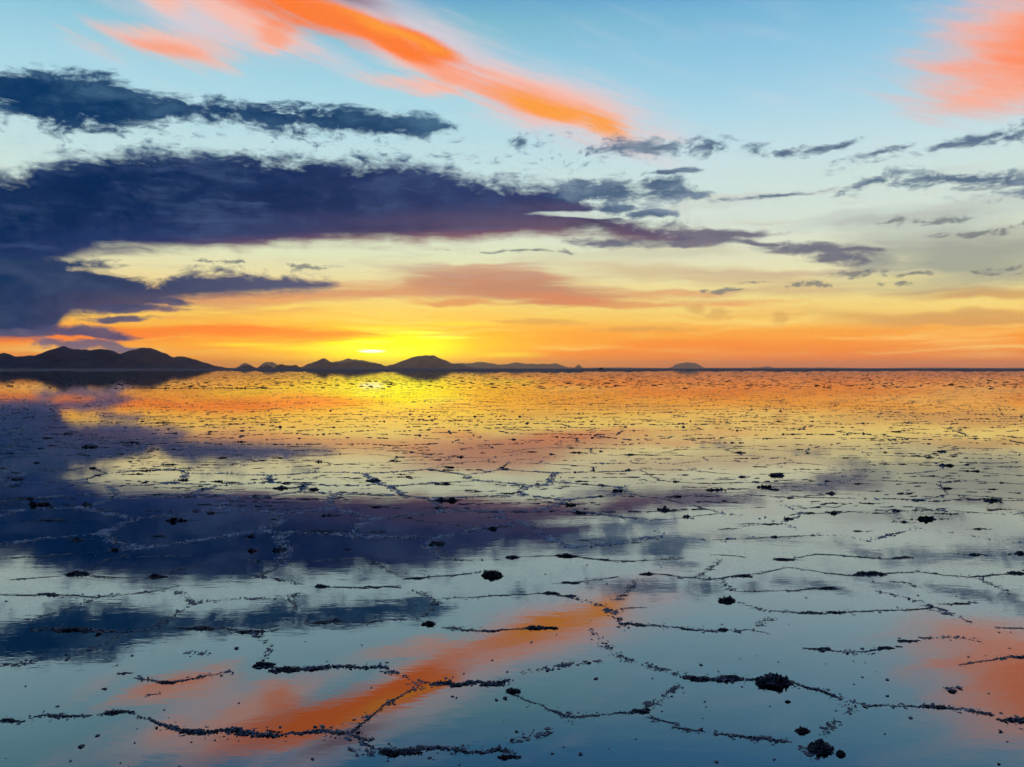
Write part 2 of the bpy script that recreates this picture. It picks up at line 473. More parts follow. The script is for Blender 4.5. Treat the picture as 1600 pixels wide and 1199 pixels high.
def patch(lo, hi, left, right, front):
    """one patch of sky: elevations lo..hi, azimuths left..right"""
    global T, A, Ec, An, n_fib, n_puff, n_fine, n_soft, n_strk, n_cirr, n_edge, P_raw, P_warp, P_cirr, LAYERS
    keep = (T, A, Ec, An, n_fib, n_puff, n_fine, n_soft, n_strk, n_cirr, n_edge, P_raw, P_warp, P_cirr)
    ng = bpy.data.node_groups.new('sky_patch', 'ShaderNodeTree')
    for nm in SHARED:
        ng.interface.new_socket(nm, in_out='INPUT', socket_type=KIND.get(nm, 'NodeSocketFloat'))
    ng.interface.new_socket('C', in_out='OUTPUT', socket_type='NodeSocketColor')
    T = Tree(ng)
    gi = T.node('NodeGroupInput')
    S_ = {nm: Sock(T, gi.outputs[q]) for q, nm in enumerate(SHARED)}
    A, Ec, An, n_fib = S_['A'], S_['Ec'], S_['An'], S_['n_fib']
    n_puff, n_fine, n_soft, n_strk, n_cirr, n_edge = (S_[q] for q in ('n_puff', 'n_fine', 'n_soft', 'n_strk', 'n_cirr', 'n_edge'))
    P_raw, P_warp, P_cirr = S_['P_raw'], S_['P_warp'], S_['P_cirr']
    LAYERS = []
    sky_layers()
    C = S_['C']
    for L in LAYERS:
        if L[1] < lo or L[0] > hi or (not front and not L[3]):
            continue
        if len(L) > 4:
            if any(e1 > lo and e0 < hi and a1 > left and a0 < right for e0, e1, a0, a1 in L[4]):
                C = L[2](C, lo, hi, left, right)
        else:
            C = L[2](C)
    go = T.node('NodeGroupOutput')
    T.put(go.inputs[0], C)
    (T, A, Ec, An, n_fib, n_puff, n_fine, n_soft, n_strk, n_cirr, n_edge, P_raw, P_warp, P_cirr) = keep
    g = T.node('ShaderNodeGroup')
    g.node_tree = ng
    for q, nm in enumerate(SHARED):
        T.put(g.inputs[q], SHARED[nm])
    b = T.node('ShaderNodeBackground')
    wt.links.new(g.outputs[0], b.inputs[0])
    if lo < 100 and front:
        T.put(b.inputs[1], LOWGAIN)
    return b.outputs[0]


def choose(test, a, b):
    n = T.node('ShaderNodeMixShader')
    T.put(n.inputs[0], test)
    wt.links.new(a, n.inputs[1])
    wt.links.new(b, n.inputs[2])
    return n.outputs[0]


lims = [-1e4, 60.0, 140.0, 235.0, 340.0, 1e4]
MIDA = 60.0
right_side = T.math('GREATER_THAN', A, MIDA)
sh = None
for q in range(5):
    row = choose(right_side, patch(lims[q], lims[q + 1], -1e4, MIDA, True), patch(lims[q], lims[q + 1], MIDA, 1e4, True))
    sh = row if sh is None else choose(T.math('GREATER_THAN', Ec, lims[q]), sh, row)
sh = choose(T.math('GREATER_THAN', T.math('ABSOLUTE', A + 180.0), 1420.0), sh, patch(-1e4, 1e4, -1e4, 1e4, False))
wo = T.node('ShaderNodeOutputWorld')
wt.links.new(sh, wo.inputs[0])
scene.world = world
try:
    world.cycles.sampling_method = 'MANUAL'
    world.cycles.sample_map_resolution = 512
except Exception:
    pass

# ------------------------------------------------------------------ the sun, veiled by cloud on the horizon
sun_data = bpy.data.lights.new("sun", 'SUN')
sun_data.energy = 0.003
sun_data.angle = math.radians(14.0)
sun_data.color = (1.0, 0.66, 0.12)
sun = bpy.data.objects.new("sun", sun_data)
col.objects.link(sun)
sun.rotation_euler = (math.pi / 2 - SUN_EL, 0, math.pi - SUN_AZ)
sun.location = (0, 0, 50)


# ------------------------------------------------------------------ materials
def material(name):
    m = bpy.data.materials.new(name)
    m.use_nodes = True
    m.node_tree.nodes.clear()
    return m, Tree(m.node_tree)


def finish(Tm, shader, where='Surface'):
    o = Tm.node('ShaderNodeOutputMaterial')
    Tm.nt.links.new(shader, o.inputs[where])


def crust_material(name, dark, pale, lo, hi, scale):
    m, t = material(name)
    geo = t.node('ShaderNodeNewGeometry')
    P = Sock(t, geo.outputs['Position'])
    a = t.noise(P, scale, 5.0, 0.65)
    b = t.noise(P, scale * 7, 3.0, 0.6)
    f = t.smooth(a * 0.6 + b * 0.4, lo, hi)
    p = t.node('ShaderNodeBsdfPrincipled')
    t.put(p.inputs['Base Color'], t.mix(f, dark, pale))
    p.inputs['Roughness'].default_value = 0.55
    bm = t.node('ShaderNodeBump')
    bm.inputs['Strength'].default_value = 0.7
    bm.inputs['Distance'].default_value = 0.004
    t.put(bm.inputs['Height'], t.noise(P, 420.0, 3.0, 0.6))
    t.nt.links.new(bm.outputs[0], p.inputs['Normal'])
    finish(t, p.outputs[0])
    return m


M_RIDGE = crust_material('dirty_salt_crust', (0.04, 0.032, 0.032, 1), (0.55, 0.50, 0.48, 1), 0.46, 0.62, 60.0)
M_LUMP = crust_material('muddy_salt_lump', (0.018, 0.014, 0.013, 1), (0.32, 0.28, 0.27, 1), 0.50, 0.66, 70.0)
M_CRUMB = crust_material('salt_crumbs', (0.30, 0.28, 0.28, 1), (0.85, 0.83, 0.82, 1), 0.4, 0.6, 30.0)  # pale salt, its light tone raised further to stand in for glints
M_CRUMB_NEAR = crust_material('near_salt_crumbs', (0.05, 0.045, 0.05, 1), (0.40, 0.37, 0.37, 1), 0.42, 0.62, 50.0)
M_FAR = crust_material('far_crust', (0.03, 0.025, 0.022, 1), (0.12, 0.10, 0.09, 1), 0.5, 0.66, 3.0)

# brine: Fresnel mirror over clear shallow water
M_WATER, t = material('shallow_brine')
geo = t.node('ShaderNodeNewGeometry')
P = Sock(t, geo.outputs['Position'])
mp = t.node('ShaderNodeVectorMath', operation='MULTIPLY')
t.nt.links.new(geo.outputs['Position'], mp.inputs[0])
mp.inputs[1].default_value = (1.0, 2.2, 1.0)
PS = Sock(t, mp.outputs[0])
rip = t.noise(PS, 2.2, 4.0, 0.6) + t.noise(PS, 11.0, 2.0, 0.5) * 0.16
bm = t.node('ShaderNodeBump')
bm.inputs['Strength'].default_value = 1.0
bm.inputs['Distance'].default_value = 0.0005
t.put(bm.inputs['Height'], rip)
fr = t.node('ShaderNodeFresnel')
fr.inputs['IOR'].default_value = 1.6
t.nt.links.new(bm.outputs[0], fr.inputs['Normal'])
gl = t.node('ShaderNodeBsdfGlossy')
gl.inputs['Roughness'].default_value = 0.0
t.nt.links.new(bm.outputs[0], gl.inputs['Normal'])
tr = t.node('ShaderNodeBsdfTransparent')
tr.inputs[0].default_value = (0.97, 0.985, 0.99, 1)
mx = t.node('ShaderNodeMixShader')
t.put(mx.inputs[0], t.math('MULTIPLY_ADD', Sock(t, fr.outputs[0]), 1.2, 0.17, clamp=True))
t.nt.links.new(tr.outputs[0], mx.inputs[1])
t.nt.links.new(gl.outputs[0], mx.inputs[2])
finish(t, mx.outputs[0])

# drowned salt floor
M_FLOOR, t = material('salt_floor')
geo = t.node('ShaderNodeNewGeometry')
P = Sock(t, geo.outputs['Position'])
p = t.node('ShaderNodeBsdfPrincipled')
f = t.noise(P, 0.8, 6.0, 0.6)
f2 = t.noise(P, 14.0, 4.0, 0.6)
t.put(p.inputs['Base Color'], t.mix(t.smooth(f * 0.7 + f2 * 0.3, 0.35, 0.68), (0.008, 0.022, 0.036, 1), (0.02, 0.04, 0.056, 1)))
p.inputs['Roughness'].default_value = 0.9
finish(t, p.outputs[0])


def rock_material(name, c0, c1):
    m, t = material(name)
    geo = t.node('ShaderNodeNewGeometry')
    P = Sock(t, geo.outputs['Position'])
    p = t.node('ShaderNodeBsdfPrincipled')
    t.put(p.inputs['Base Color'], t.mix(t.smooth(t.noise(P, 0.006, 7.0, 0.6), 0.36, 0.66), c0, c1))
    p.inputs['Roughness'].default_value = 0.95
    p.inputs['Specular IOR Level'].default_value = 0.1
    finish(t, p.outputs[0])
    return m


M_ROCK = rock_material('volcanic_slope', (0.03, 0.038, 0.06, 1), (0.07, 0.075, 0.105, 1))
M_SHORE = rock_material('shore_mud', (0.03, 0.022, 0.02, 1), (0.06, 0.045, 0.04, 1))


# ------------------------------------------------------------------ mesh helpers
def tri_mesh(name, V, F, mats, smooth=False):
    me = bpy.data.meshes.new(name)
    V = np.ascontiguousarray(V, dtype=np.float32)
    F = np.ascontiguousarray(F, dtype=np.int32)
    k = F.shape[1]
    me.vertices.add(len(V))
    me.vertices.foreach_set('co', V.ravel())
    me.loops.add(F.size)
    me.loops.foreach_set('vertex_index', F.ravel())
    me.polygons.add(len(F))
    me.polygons.foreach_set('loop_start', np.arange(0, F.size, k, dtype=np.int32))
    me.polygons.foreach_set('use_smooth', np.full(len(F), smooth, dtype=bool))
    me.update(calc_edges=True)
    for m in (mats if isinstance(mats, (list, tuple)) else [mats]):
        me.materials.append(m)
    return me


def add_obj(name, me, parent=None, loc=(0, 0, 0), **props):
    o = bpy.data.objects.new(name, me)
    col.objects.link(o)
    o.location = loc
    if parent is not None:
        o.parent = parent
    for k, v in props.items():
        if v is not None:
            o[k] = v
    return o


def ground(x, y):
    d = H * FPX / (y - HOR)
    return np.array([(x - CX) / FPX * d, d])


def icosa():
    g = (1 + 5 ** 0.5) / 2
    v = np.array([(-1, g, 0), (1, g, 0), (-1, -g, 0), (1, -g, 0), (0, -1, g), (0, 1, g), (0, -1, -g), (0, 1, -g), (g, 0, -1), (g, 0, 1), (-g, 0, -1), (-g, 0, 1)], float)
    v /= np.linalg.norm(v[0])
    f = np.array([(0, 11, 5), (0, 5, 1), (0, 1, 7), (0, 7, 10), (0, 10, 11), (1, 5, 9), (5, 11, 4), (11, 10, 2), (10, 7, 6), (7, 1, 8),
                  (3, 9, 4), (3, 4, 2), (3, 2, 6), (3, 6, 8), (3, 8, 9), (4, 9, 5), (2, 4, 11), (6, 2, 10), (8, 6, 7), (9, 8, 1)])
    return v, f


def subdivide(v, f):
    v = [tuple(p) for p in v]
    cache, out = {}, []
    def mid(a, b):
        k = (min(a, b), max(a, b))
        if k not in cache:
            p = np.array(v[a]) + np.array(v[b])
            v.append(tuple(p / np.linalg.norm(p)))
            cache[k] = len(v) - 1
        return cache[k]
    for a, b, c in f:
        ab, bc, ca = mid(a, b), mid(b, c), mid(c, a)
        out += [(a, ab, ca), (b, bc, ab), (c, ca, bc), (ab, bc, ca)]
    return np.array(v), np.array(out)


ICO0 = icosa()
ICO1 = subdivide(*ICO0)
ICO2 = subdivide(*ICO1)
OCT = (np.array([(1, 0, 0), (-1, 0, 0), (0, 1, 0), (0, -1, 0), (0, 0, 1), (0, 0, -1)], float),
       np.array([(0, 2, 4), (2, 1, 4), (1, 3, 4), (3, 0, 4), (2, 0, 5), (1, 2, 5), (3, 1, 5), (0, 3, 5)]))


def chunks(rng, pos, size, tmpl, jit=0.22, tilt=0.5, yaw=None):
    """rough crystals: one randomised copy of a template per row of pos / size"""
    tv, tf = tmpl
    n, k = len(pos), len(tv)
    r = 1.0 + rng.normal(0, jit, (n, k, 1)).clip(-0.55, 0.8)
    v = tv[None] * r
    # random turn of the template before squashing, so that facets differ
    q = rng.normal(size=(n, 4))
    q /= np.linalg.norm(q, axis=1, keepdims=True)
    w, x, y, z = q.T
    R = np.stack([np.stack([1 - 2 * (y * y + z * z), 2 * (x * y - z * w), 2 * (x * z + y * w)], -1),
                  np.stack([2 * (x * y + z * w), 1 - 2 * (x * x + z * z), 2 * (y * z - x * w)], -1),
                  np.stack([2 * (x * z - y * w), 2 * (y * z + x * w), 1 - 2 * (x * x + y * y)], -1)], 1)
    v = np.einsum('nij,nkj->nki', R, v) * size[:, None, :]
    ty = rng.normal(0, tilt, n)
    cz, sz = np.cos(ty), np.sin(ty)
    v = np.stack([v[..., 0] * cz[:, None] + v[..., 2] * sz[:, None], v[..., 1], -v[..., 0] * sz[:, None] + v[..., 2] * cz[:, None]], -1)
    a = rng.uniform(0, 2 * math.pi, n) if yaw is None else yaw
    ca, sa = np.cos(a), np.sin(a)
    v = np.stack([v[..., 0] * ca[:, None] - v[..., 1] * sa[:, None], v[..., 0] * sa[:, None] + v[..., 1] * ca[:, None], v[..., 2]], -1)
    v = v + pos[:, None, :]
    f = tf[None] + (np.arange(n) * k)[:, None, None]
    return v.reshape(-1, 3), f.reshape(-1, 3)


def merge(parts):
    V, F, o = [], [], 0
    for v, f in parts:
        V.append(v)
        F.append(f + o)
        o += len(v)
    return np.concatenate(V), np.concatenate(F)


def along(rng, pts, step, wobble):
    """resampled polyline with a little wander; returns positions, tangents, parameter"""
    pts = np.asarray(pts, float)
    seg = np.linalg.norm(np.diff(pts, axis=0), axis=1)
    s = np.concatenate([[0], np.cumsum(seg)])
    n = max(3, int(s[-1] / step))
    u = np.linspace(0, s[-1], n)
    p = np.stack([np.interp(u, s, pts[:, 0]), np.interp(u, s, pts[:, 1])], 1)
    tg = np.gradient(p, axis=0)
    tg /= np.linalg.norm(tg, axis=1, keepdims=True) + 1e-9
    nr = np.stack([-tg[:, 1], tg[:, 0]], 1)
    ph = rng.uniform(0, 6.28, 4)
    wv = sum(np.sin(u * fr + ph[i]) * am for i, (fr, am) in enumerate(((9, 1.0), (21, .6), (47, .35), (83, .2))))
    p = p + nr * (wv * wobble)[:, None]
    return p, tg, nr, u / max(s[-1], 1e-6), s[-1]


FLOOR_Z = -0.012


def ridge_geometry(rng, pts, w, h, tmpl, dens=1.0, gaps=0.25, fade=0.5):
    """a low broken wall of salt crust along a ground polyline"""
    step = w * 0.16 / dens
    p, tg, nr, u, L = along(rng, pts, step, w * 0.35)
    n = len(p)
    ph = rng.uniform(0, 6.28, 3)
    env = 0.62 + 0.22 * np.sin(u * L * 6 + ph[0]) + 0.2 * np.sin(u * L * 17 + ph[1]) + 0.14 * np.sin(u * L * 41 + ph[2])
    env = np.clip(env, 0.12, 1.15) * (1 - fade * (np.abs(u - 0.5) * 2) ** 3)
    keep = rng.random(n) > gaps * (env < 0.42)
    p, nr, env, tg = p[keep], nr[keep], env[keep], tg[keep]
    n = len(p)
    lat = rng.normal(0, 0.34, n)
    pos2 = p + nr * (lat * w * (0.5 + 0.5 * env))[:, None]
    prof = np.exp(-(lat / 0.55) ** 2)
    top = h * env * prof * rng.uniform(0.35, 1.1, n)
    sz = np.stack([w * rng.uniform(0.13, 0.34, n), w * rng.uniform(0.10, 0.24, n), np.maximum(h * rng.uniform(0.14, 0.42, n), 0.002)], 1) * (0.55 + 0.6 * env)[:, None]
    pos = np.column_stack([pos2, np.maximum(top - sz[:, 2] * 0.7, 0.0)])
    yaw = np.arctan2(tg[:, 1], tg[:, 0]) + rng.normal(0, 0.6, n)
    V1 = chunks(rng, pos, sz, tmpl, 0.24, 0.35, yaw)
    # solid core so that no daylight shows through under the crystals
    m = max(3, n // 3)
    idx = np.linspace(0, n - 1, m).astype(int)
    cz = np.stack([np.full(m, w * 0.36), np.full(m, w * 0.26), h * env[idx] * 0.62 + 0.003], 1)
    cp = np.column_stack([p[idx], np.full(m, FLOOR_Z * 0.3)])
    V2 = chunks(rng, cp, cz, tmpl, 0.16, 0.1, yaw[idx])
    return merge([V1, V2])


def crumbs_geometry(rng, pts, w, size, per_m, tmpl=ICO0, bunch=0.45):
    p, tg, nr, u, L = along(rng, pts, 0.01, w * 0.3)
    n = max(6, int(L * per_m))
    c = rng.random(n)
    ncl = max(2, int(L * 4))
    cl = rng.random(ncl)
    pick = rng.random(n) < bunch
    c[pick] = (cl[rng.integers(0, ncl, pick.sum())] + rng.normal(0, 0.025, pick.sum())).clip(0, 1)
    i = (c * (len(p) - 1)).astype(int)
    pos2 = p[i] + nr[i] * rng.normal(0, w, n)[:, None] + rng.normal(0, w * 0.4, (n, 2))
    s = size * rng.lognormal(0, 0.45, n)
    sz = np.stack([s * rng.uniform(0.9, 2.3, n), s * rng.uniform(0.6, 1.2, n), s * rng.uniform(0.16, 0.36, n)], 1)
    pos = np.column_stack([pos2, sz[:, 2] * rng.uniform(0.0, 0.5, n)])
    return chunks(rng, pos, sz, tmpl, 0.2, 0.2)


def lump_geometry(rng, w, h, tmpl=ICO1, d=None, n=None, spiky=1.0):
    """a jagged pile of crust slabs about w wide and h tall, at the origin"""
    n = n or 46
    d = d or w * 0.55
    a = rng.uniform(0, 2 * math.pi, n)
    r = np.sqrt(rng.random(n)) * 0.95
    x, y = np.cos(a) * r * w * 0.42, np.sin(a) * r * d * 0.42
    crown = np.clip(1 - r ** 1.6, 0, 1) * rng.uniform(0.45, 1.0, n)
    sx = w * rng.uniform(0.08, 0.2, n)
    sz = np.stack([sx, sx * rng.uniform(0.5, 0.9, n), h * rng.uniform(0.1, 0.26, n) * (0.5 + 0.5 * spiky)], 1)
    pos = np.column_stack([x, y, crown * (h - 0.12 * h) - 0.05 * h])
    pos[:, 2] = np.maximum(pos[:, 2], 0)
    g1 = chunks(rng, pos, sz, tmpl, 0.26, 0.7 * spiky)
    k = 5
    cp = np.column_stack([rng.normal(0, w * 0.13, k), rng.normal(0, d * 0.1, k), np.full(k, -0.004)])
    cs = np.stack([np.full(k, w * 0.30), np.full(k, d * 0.32), np.full(k, h * 0.62)], 1) * rng.uniform(0.7, 1.05, (k, 1))
    g2 = chunks(rng, cp, cs, ICO2 if tmpl is not ICO0 else ICO1, 0.13, 0.15)
    return merge([g1, g2])


def recentre(V, c):
    V = V.copy()
    V[:, 0] -= c[0]
    V[:, 1] -= c[1]
    return V


# ------------------------------------------------------------------ ground and water, out to the horizon
def disc(name, z, radius, mat):
    rings = [0, 2, 6, 15, 40, 100, 260, 700, 2000, 6000, 14000, radius]
    n = 96
    V = [(0, 0, z)]
    F = []
    for r in rings[1:]:
        for i in range(n):
            a = 2 * math.pi * i / n
            V.append((r * math.cos(a), r * math.sin(a), z))
    for i in range(n):
        F.append((0, 1 + i, 1 + (i + 1) % n, 1 + (i + 1) % n))
    F = [(0, 1 + i, 1 + (i + 1) % n) for i in range(n)]
    for k in range(len(rings) - 2):
        a0, b0 = 1 + k * n, 1 + (k + 1) * n
        for i in range(n):
            j = (i + 1) % n
            F.append((a0 + i, b0 + i, b0 + j))
            F.append((a0 + i, b0 + j, a0 + j))
    return add_obj(name, tri_mesh(name, np.array(V), np.array(F), mat), kind='structure')


disc('salt_flat', FLOOR_Z, 26000.0, M_FLOOR)
disc('water', 0.0, 25900.0, M_WATER)


# where the film of brine runs out: a rough dry crust, a few millimetres proud of the water
M_DRY, t = material('dry_salt_crust')
geo = t.node('ShaderNodeNewGeometry')
P = Sock(t, geo.outputs['Position'])
p = t.node('ShaderNodeBsdfPrincipled')
t.put(p.inputs['Base Color'], t.mix(t.smooth(t.noise(P, 0.02, 7.0, 0.62), 0.4, 0.62), (0.16, 0.10, 0.10, 1), (0.30, 0.22, 0.21, 1)))
p.inputs['Roughness'].default_value = 0.9
p.inputs['Specular IOR Level'].default_value = 0.15
finish(t, p.outputs[0])
rg = np.random.default_rng(5)
NA = 3600
th = np.linspace(0, 2 * math.pi, NA, endpoint=False)
inner = np.full(NA, 400.0)
for fr_, am_ in ((7, 60), (23, 45), (71, 40), (190, 34), (430, 26), (900, 18)):
    inner += am_ * np.sin(th * fr_ + rg.uniform(0, 6.28)) * rg.uniform(0.7, 1.2)
inner = np.maximum(inner, 250)
radii = [inner, inner * 0 + 900.0, inner * 0 + 3000.0, inner * 0 + 9000.0, inner * 0 + 25800.0]
V = np.concatenate([np.column_stack([r * np.sin(th), r * np.cos(th), np.full(NA, 0.005)]) for r in radii])
F = []
i0 = np.arange(NA)
i1 = (i0 + 1) % NA
for q in range(4):
    F.append(np.stack([i0 + q * NA, i1 + q * NA, i1 + (q + 1) * NA], 1))
    F.append(np.stack([i0 + q * NA, i1 + (q + 1) * NA, i0 + (q + 1) * NA], 1))
add_obj('dry_salt_crust', tri_mesh('dry_salt_crust', V, np.concatenate(F), M_DRY), kind='structure', label='dark rim of drier salt crust along the horizon')


# ------------------------------------------------------------------ mountains, hills and islands
def relief(name, profile, dist, depth, label, seed, mat=M_ROCK, rough=0.36, step=None):
    """a hill built round a skyline given in photograph pixels; its crest stands at distance dist"""
    rng = np.random.default_rng(seed)
    px = np.array([p[0] for p in profile], float)
    py = np.array([HOR - p[1] for p in profile], float)
    nx = max(40, int((px[-1] - px[0]) * 1.2))
    ny = 31
    xs = np.linspace(px[0], px[-1], nx)
    crest = np.interp(xs, px, py)
    crest = crest + np.interp(xs, np.linspace(px[0], px[-1], max(4, nx // 5)), rng.normal(0, 0.55, max(4, nx // 5))) * (crest > 2)
    crest = np.maximum(crest, 0.0)
    s = dist / FPX
    X = (xs - CX) * s
    Z = crest * s + H
    ph = rng.uniform(0, 6.28, (8,))
    V = np.zeros((nx, ny, 3))
    for j in range(ny):
        v = j / (ny - 1) * 2 - 1
        base = (1 - abs(v)) ** 1.25
        spur = 0
        for i, (fr, am) in enumerate(((1.0, 1.0), (2.3, 0.7), (4.9, 0.45), (9.7, 0.3))):
            k = fr * 2 * math.pi / (depth * 0.55)
            spur = spur + am * np.abs(np.sin(X * k + ph[i] + v * 1.3 * math.sin(ph[i + 4] * 3) * 3))
        spur = spur / 2.45
        fall = base * (1 - rough * 2.2 * (spur - 0.45) * (1 - base) * 2.0)
        V[:, j, 0] = X * (1 + v * depth / dist * 0.0)
        V[:, j, 1] = dist + v * depth * (0.5 + 0.5 * np.minimum(1, crest / (crest.max() + 1e-6)))
        V[:, j, 2] = Z * np.clip(fall, 0, 1.0) - 2.0 * (1 - base)
    idx = np.arange(nx * ny).reshape(nx, ny)
    a, b, c, d = idx[:-1, :-1], idx[1:, :-1], idx[1:, 1:], idx[:-1, 1:]
    F = np.concatenate([np.stack([a, b, c], -1).reshape(-1, 3), np.stack([a, c, d], -1).reshape(-1, 3)])
    cen = np.array([X.mean(), dist])
    V = recentre(V.reshape(-1, 3), cen)
    return add_obj(name, tri_mesh(name, V, F, mat, True), loc=(cen[0], cen[1], 0), kind='structure', label=label)


relief('mountain', [(-160, 575), (-120, 568), (-80, 562), (-40, 560), (-10, 556), (0, 553), (8, 551), (14, 553), (25, 557.5), (55, 555.5), (70, 551), (85, 545), (94, 542.5), (101, 540.3),
                    (110, 544.5), (118, 546), (128, 546), (140, 547.3), (152, 546), (165, 545.3), (174, 547.5), (186, 552), (200, 558), (225, 566), (255, 571), (300, 575.5)],
       4200, 600, 'big dark navy mountain with a pointed peak under ragged cloud', 1)
relief('mountain', [(150, 574), (175, 560), (190, 553), (203, 547.5), (214, 546), (221, 543.3), (235, 544), (243, 546.5), (256, 552), (270, 557.5), (284, 557.3), (296, 559.5), (312, 564), (330, 570.5), (346, 574.8), (350, 575.7)],
       5400, 700, 'long mountain shoulder sloping down to the water beside the big dark peak', 2)
relief('hill', [(368, 575.6), (374, 571), (383, 566.8), (391, 570), (402, 575.6)], 19000, 500, 'small pale cone hill, first of two beyond the dark islets', 3)
relief('hill', [(402, 575.6), (409, 570), (417, 565.6), (425, 565.4), (432, 569), (440, 575.6)], 20000, 600, 'small pale rounded hill, second of two beyond the dark islets', 4)
relief('island', [(370, 575.7), (374, 573), (384, 571.8), (395, 573), (402, 575.7)], 7000, 130, 'low dark islet before the pale cone hill', 5)
relief('island', [(402, 575.7), (408, 572), (416, 571), (424, 573.5), (430, 575.7)], 7000, 130, 'low dark islet between the pale cone hill and the flat islet', 6)
relief('island', [(430, 575.7), (434, 571), (440, 568.8), (447, 570.6), (456, 571), (463, 571), (468, 573.5), (472, 575.7)], 7000, 160, 'flat dark islet touching the foot of the purple hill', 7)
relief('hill', [(468, 575.7), (474, 572), (482, 567.8), (495, 564.3), (505, 560.6), (509, 561.3), (515, 565), (521, 567), (535, 567), (548, 566), (556, 565.3), (575, 567), (589, 567), (597, 570.3), (605, 571.5), (622, 573.3), (630, 575.7)],
       9500, 600, 'dark purple hill with a sharp peak left of the sunset glow', 8)
relief('hill', [(508, 575.7), (518, 567), (527, 565), (535, 563.5), (544, 559.7), (551, 561), (561, 563.4), (575, 564.8), (585, 568), (600, 575.7)], 14500, 600, 'reddish hill rising behind the dark purple hill', 9)
relief('hill', [(596, 575.7), (606, 571.5), (620, 568), (634, 562.3), (644, 558), (655, 556), (665, 555), (676, 555), (683, 557.5), (692, 561.5), (702, 565.8), (711, 568.4), (724, 570.5), (745, 575.7)],
       11800, 700, 'broad flat-topped hill beneath the sunset glow', 10)
relief('mountain', [(690, 575.7), (705, 568.5), (720, 567.6), (728, 567.6), (736, 568.3), (743, 566.5), (750, 565.2), (757, 566.6), (766, 567.5), (775, 569), (786, 569.6), (797, 567.7), (803, 566.5), (808, 565.2), (813, 567), (820, 569), (831, 568.3),
                    (836, 569.4), (846, 569), (860, 569), (867, 568), (875, 569.7), (885, 573), (897, 574.8), (901, 575.7)],
       23000, 900, 'faint low mauve range trailing off from the sunset hill', 11)
relief('hill', [(897, 575.7), (901, 572), (905, 570), (909, 573), (911, 575.7)], 21000, 200, 'tiny pale peak standing alone past the end of the mauve range', 12)
relief('island', [(1045, 575.7), (1049, 573), (1056, 570), (1063, 568.2), (1070, 567.6), (1073, 566.4), (1079, 566.8), (1085, 567), (1090, 569.3), (1096, 572.5), (1102, 575.7)], 24000, 600, 'pale grey dome island on the empty right half of the horizon', 13)
relief('island', [(1172, 575.7), (1177, 573.6), (1190, 573), (1204, 573.4), (1209, 575.7)], 24500, 250, 'very low pale flat island right of the dome island', 14)
sp = [(x, 574.9 + 0.5 * math.sin(x * 0.031) * math.sin(x * 0.0073 + 1)) for x in range(250, 1860, 6)]
relief('shore', [(244, 575.75)] + sp + [(1866, 575.75)], 25000, 400, 'thin dark line of far shore along the horizon', 15, M_SHORE)

